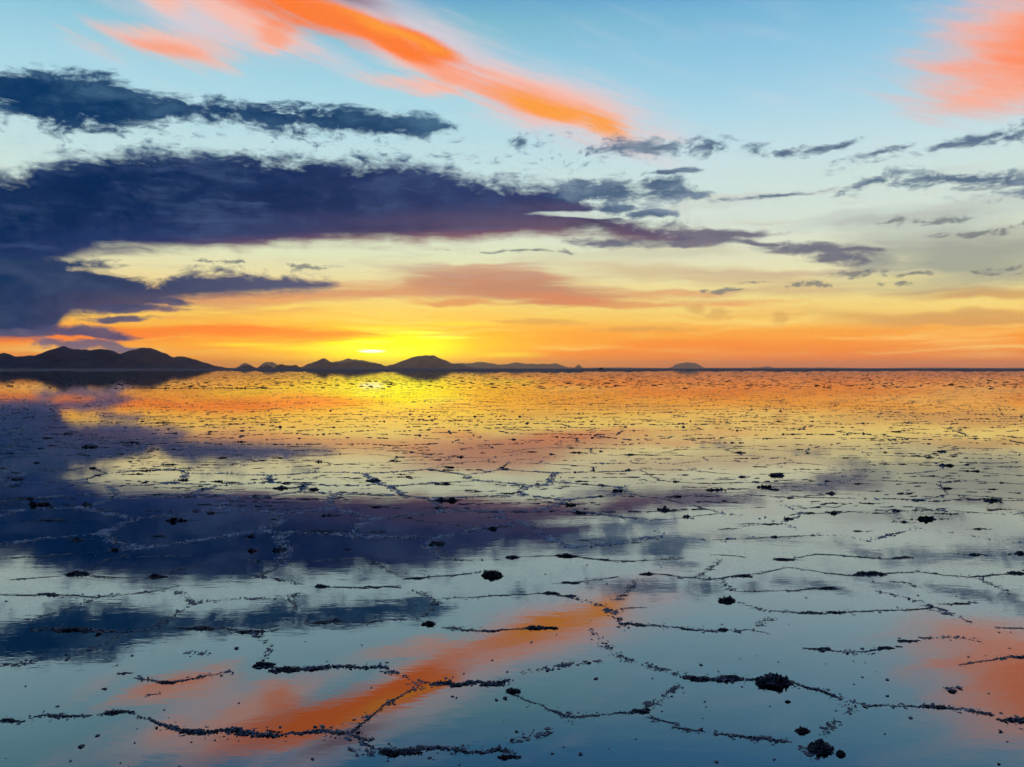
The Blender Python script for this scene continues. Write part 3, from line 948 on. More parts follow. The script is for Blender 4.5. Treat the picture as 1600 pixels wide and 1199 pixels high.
# ------------------------------------------------------------------ hand-placed salt ridges of the near water
# (points in photograph pixels, weight, lumps [(x, y, width px, height px)], label)
WID = {'thick': (0.036, 0.0115), 'mid': (0.023, 0.0068), 'thin': (0.014, 0.0045)}
RIDGES = [
 ([(590,1176),(610,1181),(650,1178),(700,1174),(740,1178),(780,1175),(806,1183)], 'thick', [(606,1184,30,13),(640,1181,34,10),(795,1187,30,9)], 'thick black-fronted salt ridge at the very bottom of the picture'),
 ([(215,1121),(232,1126),(245,1133),(256,1143),(275,1148),(300,1149),(330,1148),(360,1147),(400,1150),(450,1150),(500,1149),(548,1150)], 'thick', [(300,1148,40,8),(424,1148,24,7)], 'long thick salt ridge under the orange cloud reflection, bending up at its left end'),
 ([(548,1150),(560,1136),(580,1121),(600,1106),(625,1092),(645,1080)], 'thin', [], 'slanting crumbly ridge climbing right through the orange reflection'),
 ([(548,1150),(560,1158),(572,1161),(582,1159)], 'mid', [], 'short stub of crust forking off the long ridge under the orange reflection'),
 ([(560,1165),(570,1170),(579,1173)], 'thin', [], 'tiny crust sliver just below the forked stub'),
 ([(398,1046),(420,1049),(440,1049),(480,1046),(530,1044),(570,1046),(602,1047)], 'thick', [(409,1044,28,15),(442,1051,44,9),(418,1041,20,9)], 'black salt ridge with a heavy jagged left end above the orange reflection'),
 ([(210,1061),(232,1066),(250,1071),(280,1068),(310,1062),(335,1058),(358,1053)], 'mid', [(256,1070,26,6)], 'shallow v-shaped salt ridge crossing the small pink reflection'),
 ([(178,1057),(190,1055),(202,1056)], 'thin', [(188,1056,14,5)], 'small dark crust sliver left of the v-shaped ridge'),
 ([(224,1092),(236,1089),(247,1088)], 'thin', [], 'small broken crust bit below the v-shaped ridge'),
 ([(42,1127),(62,1124),(90,1125),(138,1122)], 'mid', [], 'thin broken salt ridge near the left edge, close to the bottom'),
 ([(146,1122),(160,1119),(175,1117),(208,1119)], 'mid', [(172,1118,20,8)], 'short knobbly ridge just left of the long ridge with the bent end'),
 ([(-30,1134),(0,1132),(16,1131),(33,1129)], 'thick', [(6,1131,24,9)], 'black salt ridge cut by the left edge of the picture near the bottom'),
 ([(45,985),(75,984),(100,985),(135,987),(160,990),(182,992)], 'thick', [(112,987,50,7)], 'thick dark ridge in the cloud reflection, left half of a long broken line'),
 ([(182,992),(205,989),(222,987),(250,983),(300,984),(340,985),(365,988),(390,991),(415,989),(434,985)], 'mid', [(312,984,40,8),(392,990,34,7)], 'long ragged ridge between blue water and the dark cloud reflection on the left'),
 ([(-40,931),(0,931),(50,932),(80,931),(110,933),(140,935),(170,933),(200,930),(250,924),(280,917)], 'mid', [(72,931,34,7)], 'long curved ridge starting at the left edge and rising to the right'),
 ([(8,908),(40,906),(75,903),(100,901)], 'thin', [(16,908,16,5)], 'short straight ridge at the far left above the long curved ridge'),
 ([(100,901),(122,900),(145,902),(175,904),(206,904)], 'thin', [(120,899,30,9)], 'thin ridge with a lumpy hump near its left end'),
 ([(226,905),(240,904),(256,903)], 'thin', [(239,903,12,17),(250,903,14,8)], 'little pointed salt spike standing alone like a mast'),
 ([(473,975),(500,976),(533,975),(575,975),(605,971),(655,968)], 'mid', [(510,975,34,6)], 'low ridge edging the dark cloud reflection left of the orange reflection'),
 ([(490,918),(506,919),(533,920),(570,921),(600,918),(627,920)], 'mid', [(502,919,20,7),(580,920,24,6)], 'ridge in front of the dark cloud reflection left of centre'),
 ([(630,906),(650,905),(680,902),(712,900),(737,897)], 'mid', [(648,905,26,8)], 'dark ridge with a thick left half left of the jagged black clump'),
 ([(793,873),(815,871),(860,870),(890,868),(908,872),(945,877),(990,879),(1030,876),(1070,873)], 'mid', [(801,873,18,9),(886,870,28,9),(944,876,14,6)], 'long dark ridge with three humps across pale blue water at centre'),
 ([(865,914),(885,913),(905,911),(935,907),(968,903)], 'mid', [(892,912,24,6)], 'ridge rising to the right just above the tip of the orange reflection'),
 ([(1003,899),(1020,898),(1045,900),(1070,904)], 'mid', [(1010,898,20,7)], 'short dark ridge right above the tip of the orange reflection'),
 ([(690,937),(740,935),(790,932),(820,931),(850,929),(872,932),(893,935)], 'thin', [(862,930,22,6),(886,934,26,7)], 'fine ridge along the top rim of the orange reflection, thicker at its right end'),
 ([(690,983),(720,987),(760,988),(790,986),(820,985),(872,983)], 'mid', [(842,983,34,10),(861,984,20,8),(790,986,14,5)], 'salt ridge crossing the orange reflection with two black humps on its right end'),
 ([(659,1072),(680,1073),(700,1072),(740,1069),(770,1070),(799,1065)], 'thick', [(770,1073,34,9),(700,1071,40,9)], 'thick black ridge at the lower rim of the orange reflection'),
 ([(805,1090),(830,1101),(850,1108),(870,1116),(890,1123),(930,1123),(970,1120),(1000,1117),(1016,1112)], 'mid', [(1003,1117,24,10),(1012,1114,12,7)], 'bent ridge of bubbly crust running down then level right of centre'),
 ([(1012,1124),(1035,1130),(1061,1136)], 'thin', [], 'short crumbly ridge running off the end of the bent bubbly ridge'),
 ([(970,977),(1000,979),(1030,981),(1068,985),(1090,986),(1133,988)], 'thick', [(990,979,34,8),(1132,987,14,7)], 'black ridge right of the orange reflection, thickest at its left end'),
 ([(1150,989),(1170,986),(1184,989),(1206,993)], 'thin', [(1174,987,18,5)], 'thin slivers at the right end of the black ridge beside the orange reflection'),
 ([(970,953),(985,952),(1011,951)], 'thin', [(974,954,10,5)], 'small straight ridge at the right side of the orange tip'),
 ([(1150,926),(1200,925),(1240,925),(1275,922),(1315,921)], 'mid', [(1295,921,26,6)], 'nearly level ridge just above the longest straight ridge at right'),
 ([(1205,957),(1240,959),(1280,961),(1320,959),(1380,957),(1440,954),(1466,950)], 'mid', [(1270,961,36,6),(1310,960,26,7)], 'longest straight ridge on the blue water at right, sagging in the middle'),
 ([(1470,946),(1495,946),(1532,943)], 'thin', [(1505,945,22,7)], 'short ridge with a central hump right of the longest straight ridge'),
 ([(1060,903),(1085,904),(1110,908),(1150,902),(1190,897),(1228,889)], 'mid', [(1158,901,28,8)], 'shallow v-shaped ridge with a hump on its rising right arm'),
 ([(1225,887),(1260,892),(1290,896),(1330,901),(1365,901),(1400,897),(1440,895),(1480,900),(1520,904),(1560,900),(1640,896)], 'mid', [(1362,900,46,13),(1394,897,16,7),(1595,898,26,8)], 'long wavy ridge with a big black hump running off the right edge'),
 ([(1210,876),(1240,874),(1275,867),(1320,870),(1360,873),(1395,875),(1430,873)], 'mid', [(1226,875,26,6),(1414,874,28,7)], 'peaked ridge with a lump at each end in pale water at right'),
 ([(1110,868),(1140,869),(1168,872)], 'thin', [], 'thin ridge left of the peaked ridge with lumps at both ends'),
 ([(1258,1016),(1290,1018),(1320,1022),(1350,1023),(1370,1019),(1397,1014)], 'mid', [(1290,1017,18,7),(1388,1015,22,8)], 'cup-shaped dark ridge on open blue water at right'),
 ([(1406,1006),(1420,1005),(1440,1003)], 'thin', [(1420,1005,22,6),(1408,1013,10,7)], 'small dark crust block at the tip of the cup-shaped ridge'),
 ([(1068,1060),(1100,1063),(1150,1065),(1190,1065)], 'thick', [(1090,1062,40,10),(1140,1064,36,9)], 'thick black ridge leading left from the biggest jagged clump'),
 ([(1240,1069),(1258,1076),(1280,1081),(1315,1092)], 'mid', [], 'tail of bubbly crust sloping down right from the biggest jagged clump'),
 ([(1352,1107),(1380,1105),(1406,1108)], 'thin', [], 'thin crust strip left of the small spiky hump at right'),
 ([(1398,1110),(1430,1108),(1460,1107),(1490,1110),(1508,1112)], 'mid', [(1462,1106,30,10)], 'ridge with one small spiky hump below the red reflection at right'),
 ([(1528,1117),(1545,1120),(1558,1122)], 'mid', [], 'short bubbly crust piece below the red reflection'),
 ([(1565,1127),(1580,1130),(1625,1131)], 'thick', [(1592,1130,24,11)], 'dark ridge cut by the right edge below the red reflection'),
 ([(1052,1141),(1080,1145),(1104,1149)], 'thin', [], 'pale thin crust strip, left end of the lowest line at right'),
 ([(1118,1150),(1150,1153),(1180,1157),(1235,1163)], 'mid', [], 'low crust strip pointing at the lone clumps in the lower right'),
 ([(1560,983),(1580,984),(1640,985)], 'thin', [], 'thin dark ridge cut by the right edge above the red reflection'),
 ([(1503,1043),(1530,1037),(1552,1034),(1577,1030)], 'thin', [], 'thin broken ridge over the top of the red reflection'),
 ([(1578,1029),(1600,1030),(1640,1031)], 'mid', [], 'dark ridge at the right edge on the red reflection'),
 ([(1060,1077),(1052,1082),(1040,1087)], 'thin', [], 'little crumbly patch left below the thick ridge of the biggest clump'),
 ([(836,1157),(850,1151),(866,1149)], 'thin', [(850,1151,20,5)], 'small crust patch right above the bottom ridge'),
]
CLUMPS_NEAR = [
 (1212,1070,58,22,'biggest jagged black salt clump, on the right of the near water'),
 (1287,1176,42,26,'spiny crust clump near the bottom, largest of the lone three at lower right'),
 (1318,1184,15,20,'narrow upright chunk standing right of the spiny clump'),
 (1257,1147,24,11,'oval black stone of crust above the spiny clump'),
 (1234,1101,9,7,'tiny round black crust stone below the biggest jagged clump'),
 (1137,941,28,10,'flat-topped black block alone on the blue water at right'),
 (770,901,34,13,'jagged black clump with a notched top just left of centre'),
 (668,978,22,7,'small black clump at the left rim of the orange reflection'),
 (802,1084,24,7,'two-part small crust clump right of the thick black ridge'),
]
rng = np.random.default_rng(11)
GRP = 'salt ridges rising from the near water'
crumb_parts = []


def px_size(y):
    return H / (y - HOR)          # metres per photograph pixel at the ground row y


def add_lump(parent, origin, x, y, w, h, tmpl=ICO1):
    g = ground(x, y)
    s = px_size(y)
    W, Hh = w * s * 1.1, h * s * 0.52
    bend = rng.normal(0, 0.08, 3) * W
    V, F = ridge_geometry(rng, [(-W / 2, bend[0]), (0, bend[1] * 0.5), (W / 2, bend[2])], min(0.05, W * 0.32), Hh, tmpl, 2.2, 0.0, 0.75)
    o = add_obj('salt_lump', tri_mesh('salt_lump', V, F, M_LUMP), parent, (g[0] - origin[0], g[1] - origin[1], 0.0))
    return o


for pts, wt_, lumps, label in RIDGES:
    gp = np.array([ground(*p) for p in pts])
    cen = gp.mean(0)
    w, h = WID[wt_]
    far = gp[:, 1].mean()
    k = 1.0 if far < 5 else 0.9
    V, F = ridge_geometry(rng, gp, w * k, h * k, ICO1 if far < 4.6 else ICO0, 1.0 if far < 4.6 else 1.1, 0.0)
    o = add_obj('salt_ridge', tri_mesh('salt_ridge', recentre(V, cen), F, M_RIDGE), loc=(cen[0], cen[1], 0), label=label, category='salt ridge', group=GRP)
    for (x, y, lw, lh) in lumps:
        if lh < 6:
            continue
        add_lump(o, cen, x, y, lw, lh)
    crumb_parts.append(crumbs_geometry(rng, gp, w * 0.9, 0.0042, 110 if wt_ != 'thin' else 150))

for x, y, w, h, label in CLUMPS_NEAR:
    g = ground(x, y)
    s = px_size(y)
    V, F = lump_geometry(rng, w * s, h * s * 0.36, ICO1, d=w * s * 0.55, n=110)
    add_obj('salt_clump', tri_mesh('salt_clump', V, F, M_LUMP), loc=(g[0], g[1], 0), label=label, category='salt clump', group='lone salt clumps in the near water')

# dotted crumb lines between the ridges
CRUMB_LINES = [
 [(395,992),(408,1003),(416,1015),(420,1024),(408,1034),(402,1042)], [(285,1022),(305,1024),(330,1025)], [(602,1050),(622,1058),(645,1068),(660,1073)],
 [(645,1082),(656,1074),(664,1070)], [(812,1056),(840,1050),(870,1044),(905,1039),(942,1036)], [(924,984),(940,1004),(958,1024),(985,1036),(1000,1040)],
 [(1015,1047),(1040,1050),(1064,1060)], [(1012,1106),(1030,1096),(1050,1085),(1068,1072)], [(800,1166),(825,1156),(850,1152),(872,1140)],
 [(640,923),(665,932),(682,941),(672,955),(655,966)], [(893,936),(925,944),(948,950),(956,962),(968,972)], [(955,962),(965,958),(975,953)],
 [(1130,907),(1138,918),(1148,926)], [(1155,943),(1180,951),(1200,958)], [(1207,968),(1192,975),(1182,984)], [(1375,925),(1400,932),(1430,940),(1462,952)],
 [(1470,955),(1500,967),(1532,979)], [(1445,1001),(1485,998),(1522,1001),(1545,1008)], [(1325,1105),(1340,1112),(1322,1120)], [(1312,1130),(1300,1143),(1292,1156)],
 [(1250,1166),(1268,1180),(1262,1192)], [(1508,1112),(1530,1116)], [(1380,910),(1420,912),(1440,920)], [(1530,905),(1560,918),(1590,932)],
 [(1480,1078),(1495,1085),(1500,1075)], [(1010,1040),(1025,1047),(1050,1052)],
 [(40,972),(80,960),(120,948),(150,936)], [(240,985),(262,968),(295,948),(325,938)], [(275,925),(290,938),(300,946)], [(310,943),(360,938),(410,937),(450,938),(465,928)],
 [(10,873),(60,871),(100,868),(180,862)], [(130,892),(165,876),(200,868)], [(180,873),(240,871),(300,869)], [(380,876),(440,881),(533,876),(600,872)],
 [(400,902),(430,890),(440,876)], [(400,902),(440,909),(490,918)], [(450,938),(465,948),(462,958)], [(245,902),(285,888),(330,884)],
 [(575,875),(600,890),(625,903)], [(720,900),(760,893)], [(690,875),(740,878),(780,876)], [(640,812),(680,818),(740,824),(800,826)], [(55,1031),(40,1040),(10,1044)],
 [(100,1030),(130,1020),(165,1008),(180,996)], [(0,1042),(30,1040),(48,1038)],
 [(1310,1092),(1330,1098),(1345,1104)], [(1085,905),(1110,890),(1130,876)], [(1000,905),(985,920),(968,940)], [(560,1175),(575,1182),(590,1178)], [(1180,1160),(1250,1164)],
]
for ln in CRUMB_LINES:
    gp = [ground(*p) for p in ln]
    crumb_parts.append(crumbs_geometry(rng, gp, 0.016, 0.0038, 230))
    crumb_parts.append(crumbs_geometry(rng, gp, 0.011, 0.0054, 55))
# loose crumbs drifting anywhere on the near sheet
n = 170
yy = HOR + 290 + 340 * rng.random(n)
gx = np.array([ground(x, y) for x, y in zip(rng.uniform(-40, 1640, n), yy)])
s = 0.005 * rng.lognormal(0, 0.4, n)
crumb_parts.append(chunks(rng, np.column_stack([gx, s * 0.2]), np.stack([s * 1.3, s, s * 0.5], 1), ICO0, 0.2, 0.2))

V, F = merge(crumb_parts)
add_obj('salt_crumbs', tri_mesh('salt_crumbs', V, F, M_CRUMB_NEAR), kind='stuff', label='small salt crumbs dotted along the near polygon edges')
crumb_parts = []

# ------------------------------------------------------------------ middle distance clumps
MID = [
 (140,699,26,13),(70,685,26,7),(14,709,18,7),(107,678,14,6),(82,697,20,4),(55,724,8,8),(23,750,14,8),(40,780,24,6),(62,789,44,9),(80,814,36,8),(270,814,30,13),
 (118,845,18,10),(245,839,12,6),(392,862,18,12),(390,839,14,9),(502,831,36,8),(245,773,12,8),(285,751,15,9),(230,736,34,8),(206,742,30,7),(262,727,20,7),(345,716,14,6),
 (434,716,16,6),(485,713,12,5),(257,661,20,6),(375,691,16,5),(365,663,14,6),(515,807,26,8),(490,766,20,11),(437,764,24,9),(340,753,14,9),(360,755,22,7),(205,692,18,5),
 (585,752,22,13),(566,755,10,5),(692,757,20,7),(632,746,22,7),(627,742,14,5),(625,715,16,5),(703,731,14,6),(905,708,22,7),(985,711,16,7),(1022,712,12,6),(830,707,16,5),
 (697,783,44,11),(592,793,34,7),(690,794,24,5),(640,810,10,7),(778,810,14,7),(832,782,16,6),(891,790,22,10),(1038,798,22,12),(966,768,16,9),(735,767,14,7),(800,771,32,6),
 (590,832,22,7),(687,849,14,9),(540,860,14,7),(790,734,10,8),(1012,732,12,4),(909,753,16,6),(884,761,12,5),(618,721,16,6),(730,747,14,5),(995,849,14,5),(915,846,16,4),
 (1214,744,26,14),(1160,746,12,9),(1118,766,24,8),(1152,765,14,8),(1195,762,26,9),(1299,772,16,10),(1342,757,16,6),(1480,728,20,10),(1472,706,12,9),(1385,707,8,6),
 (1402,675,16,7),(1525,737,14,8),(1576,730,24,6),(1551,765,16,7),(1482,764,18,9),(1553,783,26,10),(1452,812,28,12),(1304,803,14,14),(1264,803,20,7),(1415,817,12,11),
 (1480,804,26,7),(1100,785,22,6),(1237,779,10,6),(1300,787,16,6),(1210,820,28,7),(1170,820,22,5),(1597,866,16,18),(1530,868,22,8),(1535,828,18,6),(1565,797,16,7),
 (1158,708,14,6),(1330,716,30,4),(1158,698,12,5),(1250,703,14,4),(1342,831,14,5),(1135,828,20,5),(1225,877,16,5),(1355,787,18,6),(1375,803,16,4),
]


COLS = ['left edge', 'far left', 'well left', 'left of sun glitter', 'below sun glitter', 'just right of centre', 'right of centre', 'well right', 'far right', 'right edge']


def zone(x, y):
    """in words: what the water mirrors at this pixel, and how far across it lies"""
    c = COLS[int(min(9, max(0, x // 160)))]
    if y < 625:
        z = 'far orange reflection'
    elif y < 690:
        z = 'yellow reflection' if x > 160 else 'dusky far water'
    elif y < 716:
        z = 'salmon-tinted reflection' if x > 140 else 'dusky blue water'
    elif y < 745:
        z = 'cream reflection' if x > 140 else 'dusky blue water'
    elif y < 790:
        z = 'murky purple reflection' if x < 980 else 'pale grey-green reflection'
    elif y < 825:
        z = 'upper navy cloud reflection' if x < 1000 else 'pale green water'
    elif y < 870:
        z = 'lower navy cloud reflection' if x < 1000 else 'pale blue-green water'
    else:
        z = 'blue water'
    return z, c


USED = {}


def pick_label(forms, group):
    """the first wording not in use yet, else the last one, shared within its group"""
    for f in forms:
        if f not in USED:
            USED[f] = group
            return f
    return forms[-1]


MID_LABELS = {
 0: 'big dark round clump with a spike in dusky water near the left edge', 1: 'long flat dark clump above and left of the spiked round clump', 2: 'dark oval clump at the left edge of the dusky water',
 10: 'big oval dark clump alone in the navy cloud reflection at left', 8: 'long low dark clump in the navy reflection near the left edge', 9: 'dark slab beside the pale crumb line near the left edge',
 11: 'small pointed clump below the dark slab near the left edge', 18: 'dark clump amid the churned bright patch at left', 33: 'tall knobby clump on the cream reflection left of the picture centre',
 44: 'broad black clump in the purple reflection, widest at centre', 51: 'star-shaped black clump at the rim of the pale water, right of centre', 66: 'big dark pointed clump on the cream water right of centre',
 82: 'dark smooth oval clump right of the tall pointed one, pale water at right', 83: 'tallest spiky clump on the pale green water right of centre', 85: 'small triangular dark clump left of the dark oval at right',
 92: 'black clump cut by the right edge above the long wavy ridge', 81: 'long dark oval clump in pale water near the right edge', 25: 'dark clump in the yellow reflection left of the sun glitter',
}
for i, (x, y, w, h) in enumerate(MID):
    g = ground(x, y)
    s = px_size(y)
    W, Hh = w * s * rng.uniform(0.95, 1.3), max(h * s * 0.25, 0.007)
    if h >= 9:
        V, F = lump_geometry(rng, W, Hh * 1.15, ICO0, d=min(W * 0.7, Hh * 3 + 0.03), n=30, spiky=0.6)
    else:
        bend = rng.normal(0, 0.07, 2) * W
        V, F = ridge_geometry(rng, [(-W / 2, bend[0]), (0, 0), (W / 2, bend[1])], min(0.08, W * 0.35), Hh * 1.5, ICO0, 1.5, 0.0, 0.8)
    tails = []
    for sd in (-1, 1):                                        # the clump's crust tails
        if rng.random() < 0.85:
            L = W * rng.uniform(0.6, 1.7)
            a = rng.normal(0, 0.22)
            e = np.array([sd * (W * 0.3 + L), math.sin(a) * L])
            tails.append(ridge_geometry(rng, [(sd * W * 0.2, 0), tuple(e * 0.6), tuple(e)], 0.045, Hh * rng.uniform(0.22, 0.34), ICO0, 0.6, 0.0, 0.9))
    z, side = zone(x, y)
    grp = 'dark salt clumps in the %s' % z
    size = 'broad' if w >= 24 else 'mid-sized' if w >= 16 else 'little'
    tall = 'tall' if h >= 9 else 'flat' if h <= 5 else 'lumpy'
    lab = MID_LABELS.get(i) or pick_label(['%s %s dark salt clump in %s, %s' % (size, tall, z, side)], grp)
    o = add_obj('salt_clump', tri_mesh('salt_clump', V, F, M_LUMP), loc=(g[0], g[1], 0), label=lab, category='salt clump', group=grp)
    for tv_, tf_ in tails:
        add_obj('crust_tail', tri_mesh('crust_tail', tv_, tf_, M_LUMP), o)

# ------------------------------------------------------------------ polygon network beyond the traced ridges
rng = np.random.default_rng(29)
S = 1.30                      # polygon width


def network(ymin, ymax):
    dyc = S * math.sqrt(3) / 2
    r0, r1 = int(ymin / dyc) - 1, int(ymax / dyc) + 2
    edges = []
    R = S / math.sqrt(3)
    cache = {}

    def jit(p):
        k = (round(p[0] / (R * 0.5)), round(p[1] / (S * 0.25)))
        if k not in cache:
            cache[k] = (p[0] + rng.normal(0, 0.13 * S), p[1] + rng.normal(0, 0.13 * S))
        return cache[k]
    for r in range(r0, r1):
        cy_ = r * dyc
        half = cy_ * 0.66 + 2
        c0, c1 = int(-half / S) - 1, int(half / S) + 1
        for c in range(c0, c1):
            cx_ = (c + 0.5 * (r & 1)) * S
            hv = [(cx_, cy_ + R), (cx_ + S / 2, cy_ + R / 2), (cx_ + S / 2, cy_ - R / 2), (cx_, cy_ - R)]
            q = [jit(p) for p in hv]
            for i in range(3):
                edges.append((q[i], q[i + 1]))
    return edges


def to_px(p):
    return CX + p[0] / p[1] * FPX, HOR + H * FPX / p[1]


edges = network(6.2, 62.0)
near_edges, mid_edges = [], []
for a, b in edges:
    c = ((a[0] + b[0]) / 2, (a[1] + b[1]) / 2)
    if c[1] < 6.75 or c[1] > 60:
        continue
    x, y = to_px(c)
    if x < -60 or x > 1660:
        continue
    (near_edges if c[1] < 15.5 else mid_edges).append((c[1], a, b, x, y))
near_edges.sort()

ridge_stuff, far_stuff = [], []
count = 0
for d, a, b, x, y in near_edges:
    kind = rng.random()
    a_, b_ = np.array(a), np.array(b)
    m = (a_ + b_) / 2 + rng.normal(0, 0.05, 2)
    pts = [a_, m, b_]
    crumb_parts.append(crumbs_geometry(rng, pts, 0.03, 0.0072, 270 if (x < 1000 and d < 12.0) else 36, OCT, 0.4))
    steep = abs(b_[1] - a_[1]) > 0.9 * abs(b_[0] - a_[0])
    if kind < (0.7 if steep else 0.15):
        continue
    L0, L1 = sorted(rng.uniform(0.0, 1.0, 2)) if kind < 0.55 else (0.02, 0.98)
    if L1 - L0 < 0.3:
        L0, L1 = 0.2, 0.8
    pts = [a_ + (b_ - a_) * L0, m * 0.6 + (a_ + (b_ - a_) * (L0 + L1) / 2) * 0.4, a_ + (b_ - a_) * L1]
    V, F = ridge_geometry(rng, pts, rng.uniform(0.022, 0.036), rng.uniform(0.004, 0.009), ICO0, 0.7, 0.0, 0.8)
    if kind > 0.82:
        lv, lf = lump_geometry(rng, rng.uniform(0.06, 0.15), rng.uniform(0.009, 0.02), ICO0, n=22)
        tt = pts[0] + (pts[2] - pts[0]) * rng.uniform(0.2, 0.8)
        lv = lv + np.array([tt[0], tt[1], 0])
    else:
        lv = None
    if count < 235:
        count += 1
        cen = (pts[0] + pts[2]) / 2
        z, side = zone(x, y)
        ln = abs(pts[2][0] - pts[0][0])
        sw = 'long' if ln > 0.62 else 'short' if ln < 0.38 else 'medium'
        tl = 'rising' if (pts[2][1] - pts[0][1]) * (pts[2][0] - pts[0][0]) > 0.04 else 'falling' if (pts[2][1] - pts[0][1]) * (pts[2][0] - pts[0][0]) < -0.04 else 'level'
        lm = ' with dark lump' if lv is not None else ''
        forms = [sw + ' ' + tl + ' salt ridge' + lm + ' in %s, %s']
        o = add_obj('salt_ridge', tri_mesh('salt_ridge', recentre(V, cen), F, M_RIDGE), loc=(cen[0], cen[1], 0),
                    label=pick_label([f % (z, side) for f in forms], 'salt ridges in the ' + z), category='salt ridge', group='salt ridges in the ' + z)
        if lv is not None:
            add_obj('salt_lump', tri_mesh('salt_lump', recentre(lv, cen), lf, M_LUMP), o)
    else:
        ridge_stuff.append((V, F))
        if lv is not None:
            ridge_stuff.append((lv, lf))


def dash_strip(edge_list, per_m, w, hlo, hhi, tmpl, lump_p):
    """many far ridges at once: rows of squashed crystals along each edge"""
    P, Sz, Yw = [], [], []
    for d, a, b, x, y in edge_list:
        a_, b_ = np.array(a), np.array(b)
        L = np.linalg.norm(b_ - a_)
        k = rng.random()
        if k < (0.75 if abs(b_[1] - a_[1]) > 0.9 * abs(b_[0] - a_[0]) else 0.12):
            continue
        l0, l1 = (0, 1) if k > 0.55 else sorted(rng.random(2))
        n = max(2, int(L * (l1 - l0) * per_m))
        u = np.sort(rng.uniform(l0, l1, n))
        p = a_ + (b_ - a_) * u[:, None] + rng.normal(0, 0.02, (n, 2))
        h = rng.uniform(hlo, hhi) * rng.uniform(0.35, 1.2, n) * min(1.0, 24.0 / d) ** 0.8
        if rng.random() < lump_p:
            j = rng.integers(0, n)
            h[j] *= rng.uniform(1.6, 3.2)
        ln = L / per_m * rng.uniform(0.45, 1.0, n) / L * 1.0
        P.append(np.column_stack([p, h * 0.1]))
        Sz.append(np.stack([np.maximum(ln, h * 0.9), np.full(n, w) * rng.uniform(0.6, 1.2, n), h], 1))
        Yw.append(np.full(n, math.atan2(b_[1] - a_[1], b_[0] - a_[0])) + rng.normal(0, 0.2, n))
    return chunks(rng, np.concatenate(P), np.concatenate(Sz), tmpl, 0.16, 0.08, np.concatenate(Yw))


extra = []
for _ in range(1700):                                          # loose level dashes of crust between the polygons
    dd = 8.5 + 58 * rng.random() ** 1.25
    xx = (rng.random() * 2 - 1) * (dd * 0.66 + 1)
    L = rng.uniform(0.25, 1.3)
    tl = rng.normal(0, 0.09)
    extra.append((dd, (xx - L / 2, dd - tl * L), (xx + L / 2, dd + tl * L), 0, 0))
ridge_stuff.append(dash_strip(extra, 12, 0.014, 0.003, 0.007, ICO0, 0.35))
ridge_stuff.append(dash_strip(mid_edges, 16, 0.02, 0.005, 0.014, ICO0, 0.4))
V, F = merge(ridge_stuff)
add_obj('salt_crust', tri_mesh('salt_crust', V, F, M_RIDGE), kind='stuff', label='countless dark broken crust lines on the water of the middle distance')
V, F = merge(crumb_parts)
add_obj('salt_crumbs', tri_mesh('salt_crumbs', V, F, M_CRUMB), kind='stuff', label='pale salt crumbs strewn along the farther polygon edges')

# farther still: scattered dashes and lumps, thinning with distance
n = 11000
d = 60 * (520 / 60.0) ** (rng.random(n) ** 0.85)
x = (rng.random(n) * 2 - 1) * (d * 0.68 + 2)
hh = rng.uniform(0.006, 0.024, n) * (1 + 1.8 * (rng.random(n) < 0.12))
sz = np.stack([rng.uniform(0.08, 0.42, n) * (0.6 + d / 160), rng.uniform(0.05, 0.16, n) * (0.6 + d / 120), hh], 1)
V, F = chunks(rng, np.column_stack([x, d, hh * 0.1]), sz, OCT, 0.2, 0.05, rng.normal(0, 0.35, n))
add_obj('far_salt_crust', tri_mesh('far_salt_crust', V, F, M_FAR), kind='stuff', label='dense dark flecks of crust towards the horizon')

# the long straight dark line far out on the left
gp = [ground(x_, 607 + 0.35 * math.sin(x_ * 0.05)) for x_ in range(165, 452, 12)]
cen = np.mean(gp, 0)
V, F = ridge_geometry(rng, gp, 0.5, 0.035, ICO0, 1.0, 0.3, 0.3)
add_obj('salt_ridge', tri_mesh('salt_ridge', recentre(V, cen), F, M_LUMP), loc=(cen[0], cen[1], 0), label='long straight dark line of crust across the far orange reflection at left', category='salt ridge', group=GRP)

# ------------------------------------------------------------------ vehicle and people tiny on the horizon
M_DARK, t = material('dark_vehicle_paint')
p = t.node('ShaderNodeBsdfPrincipled')
geo = t.node('ShaderNodeNewGeometry')
t.put(p.inputs['Base Color'], t.mix(t.noise(Sock(t, geo.outputs['Position']), 3.0, 3.0), (0.012, 0.011, 0.011, 1), (0.03, 0.027, 0.025, 1)))
p.inputs['Roughness'].default_value = 0.4
finish(t, p.outputs[0])
M_CLOTH, t = material('dark_clothing')
p = t.node('ShaderNodeBsdfPrincipled')
geo = t.node('ShaderNodeNewGeometry')
t.put(p.inputs['Base Color'], t.mix(t.noise(Sock(t, geo.outputs['Position']), 6.0, 3.0), (0.02, 0.015, 0.014, 1), (0.07, 0.04, 0.035, 1)))
p.inputs['Roughness'].default_value = 0.9
finish(t, p.outputs[0])
VD = 900.0
vx = (939.5 - CX) / FPX * VD
prof = [(-2.1, 0.45), (-2.15, 1.0), (-2.05, 2.2), (-1.8, 2.42), (0.5, 2.42), (1.1, 1.6), (2.0, 1.35), (2.2, 1.0), (2.2, 0.45)]
V = [(x_, -0.95, z_) for x_, z_ in prof] + [(x_, 0.95, z_) for x_, z_ in prof]
k = len(prof)
F = [(i, (i + 1) % k, (i + 1) % k + k) for i in range(k)] + [(i, (i + 1) % k + k, i + k) for i in range(k)]
F += [(0, i, i + 1) for i in range(1, k - 1)] + [(k, k + i + 1, k + i) for i in range(1, k - 1)]
car = bpy.data.objects.new('vehicle', None)
col.objects.link(car)
car.location = (vx, VD, 0)
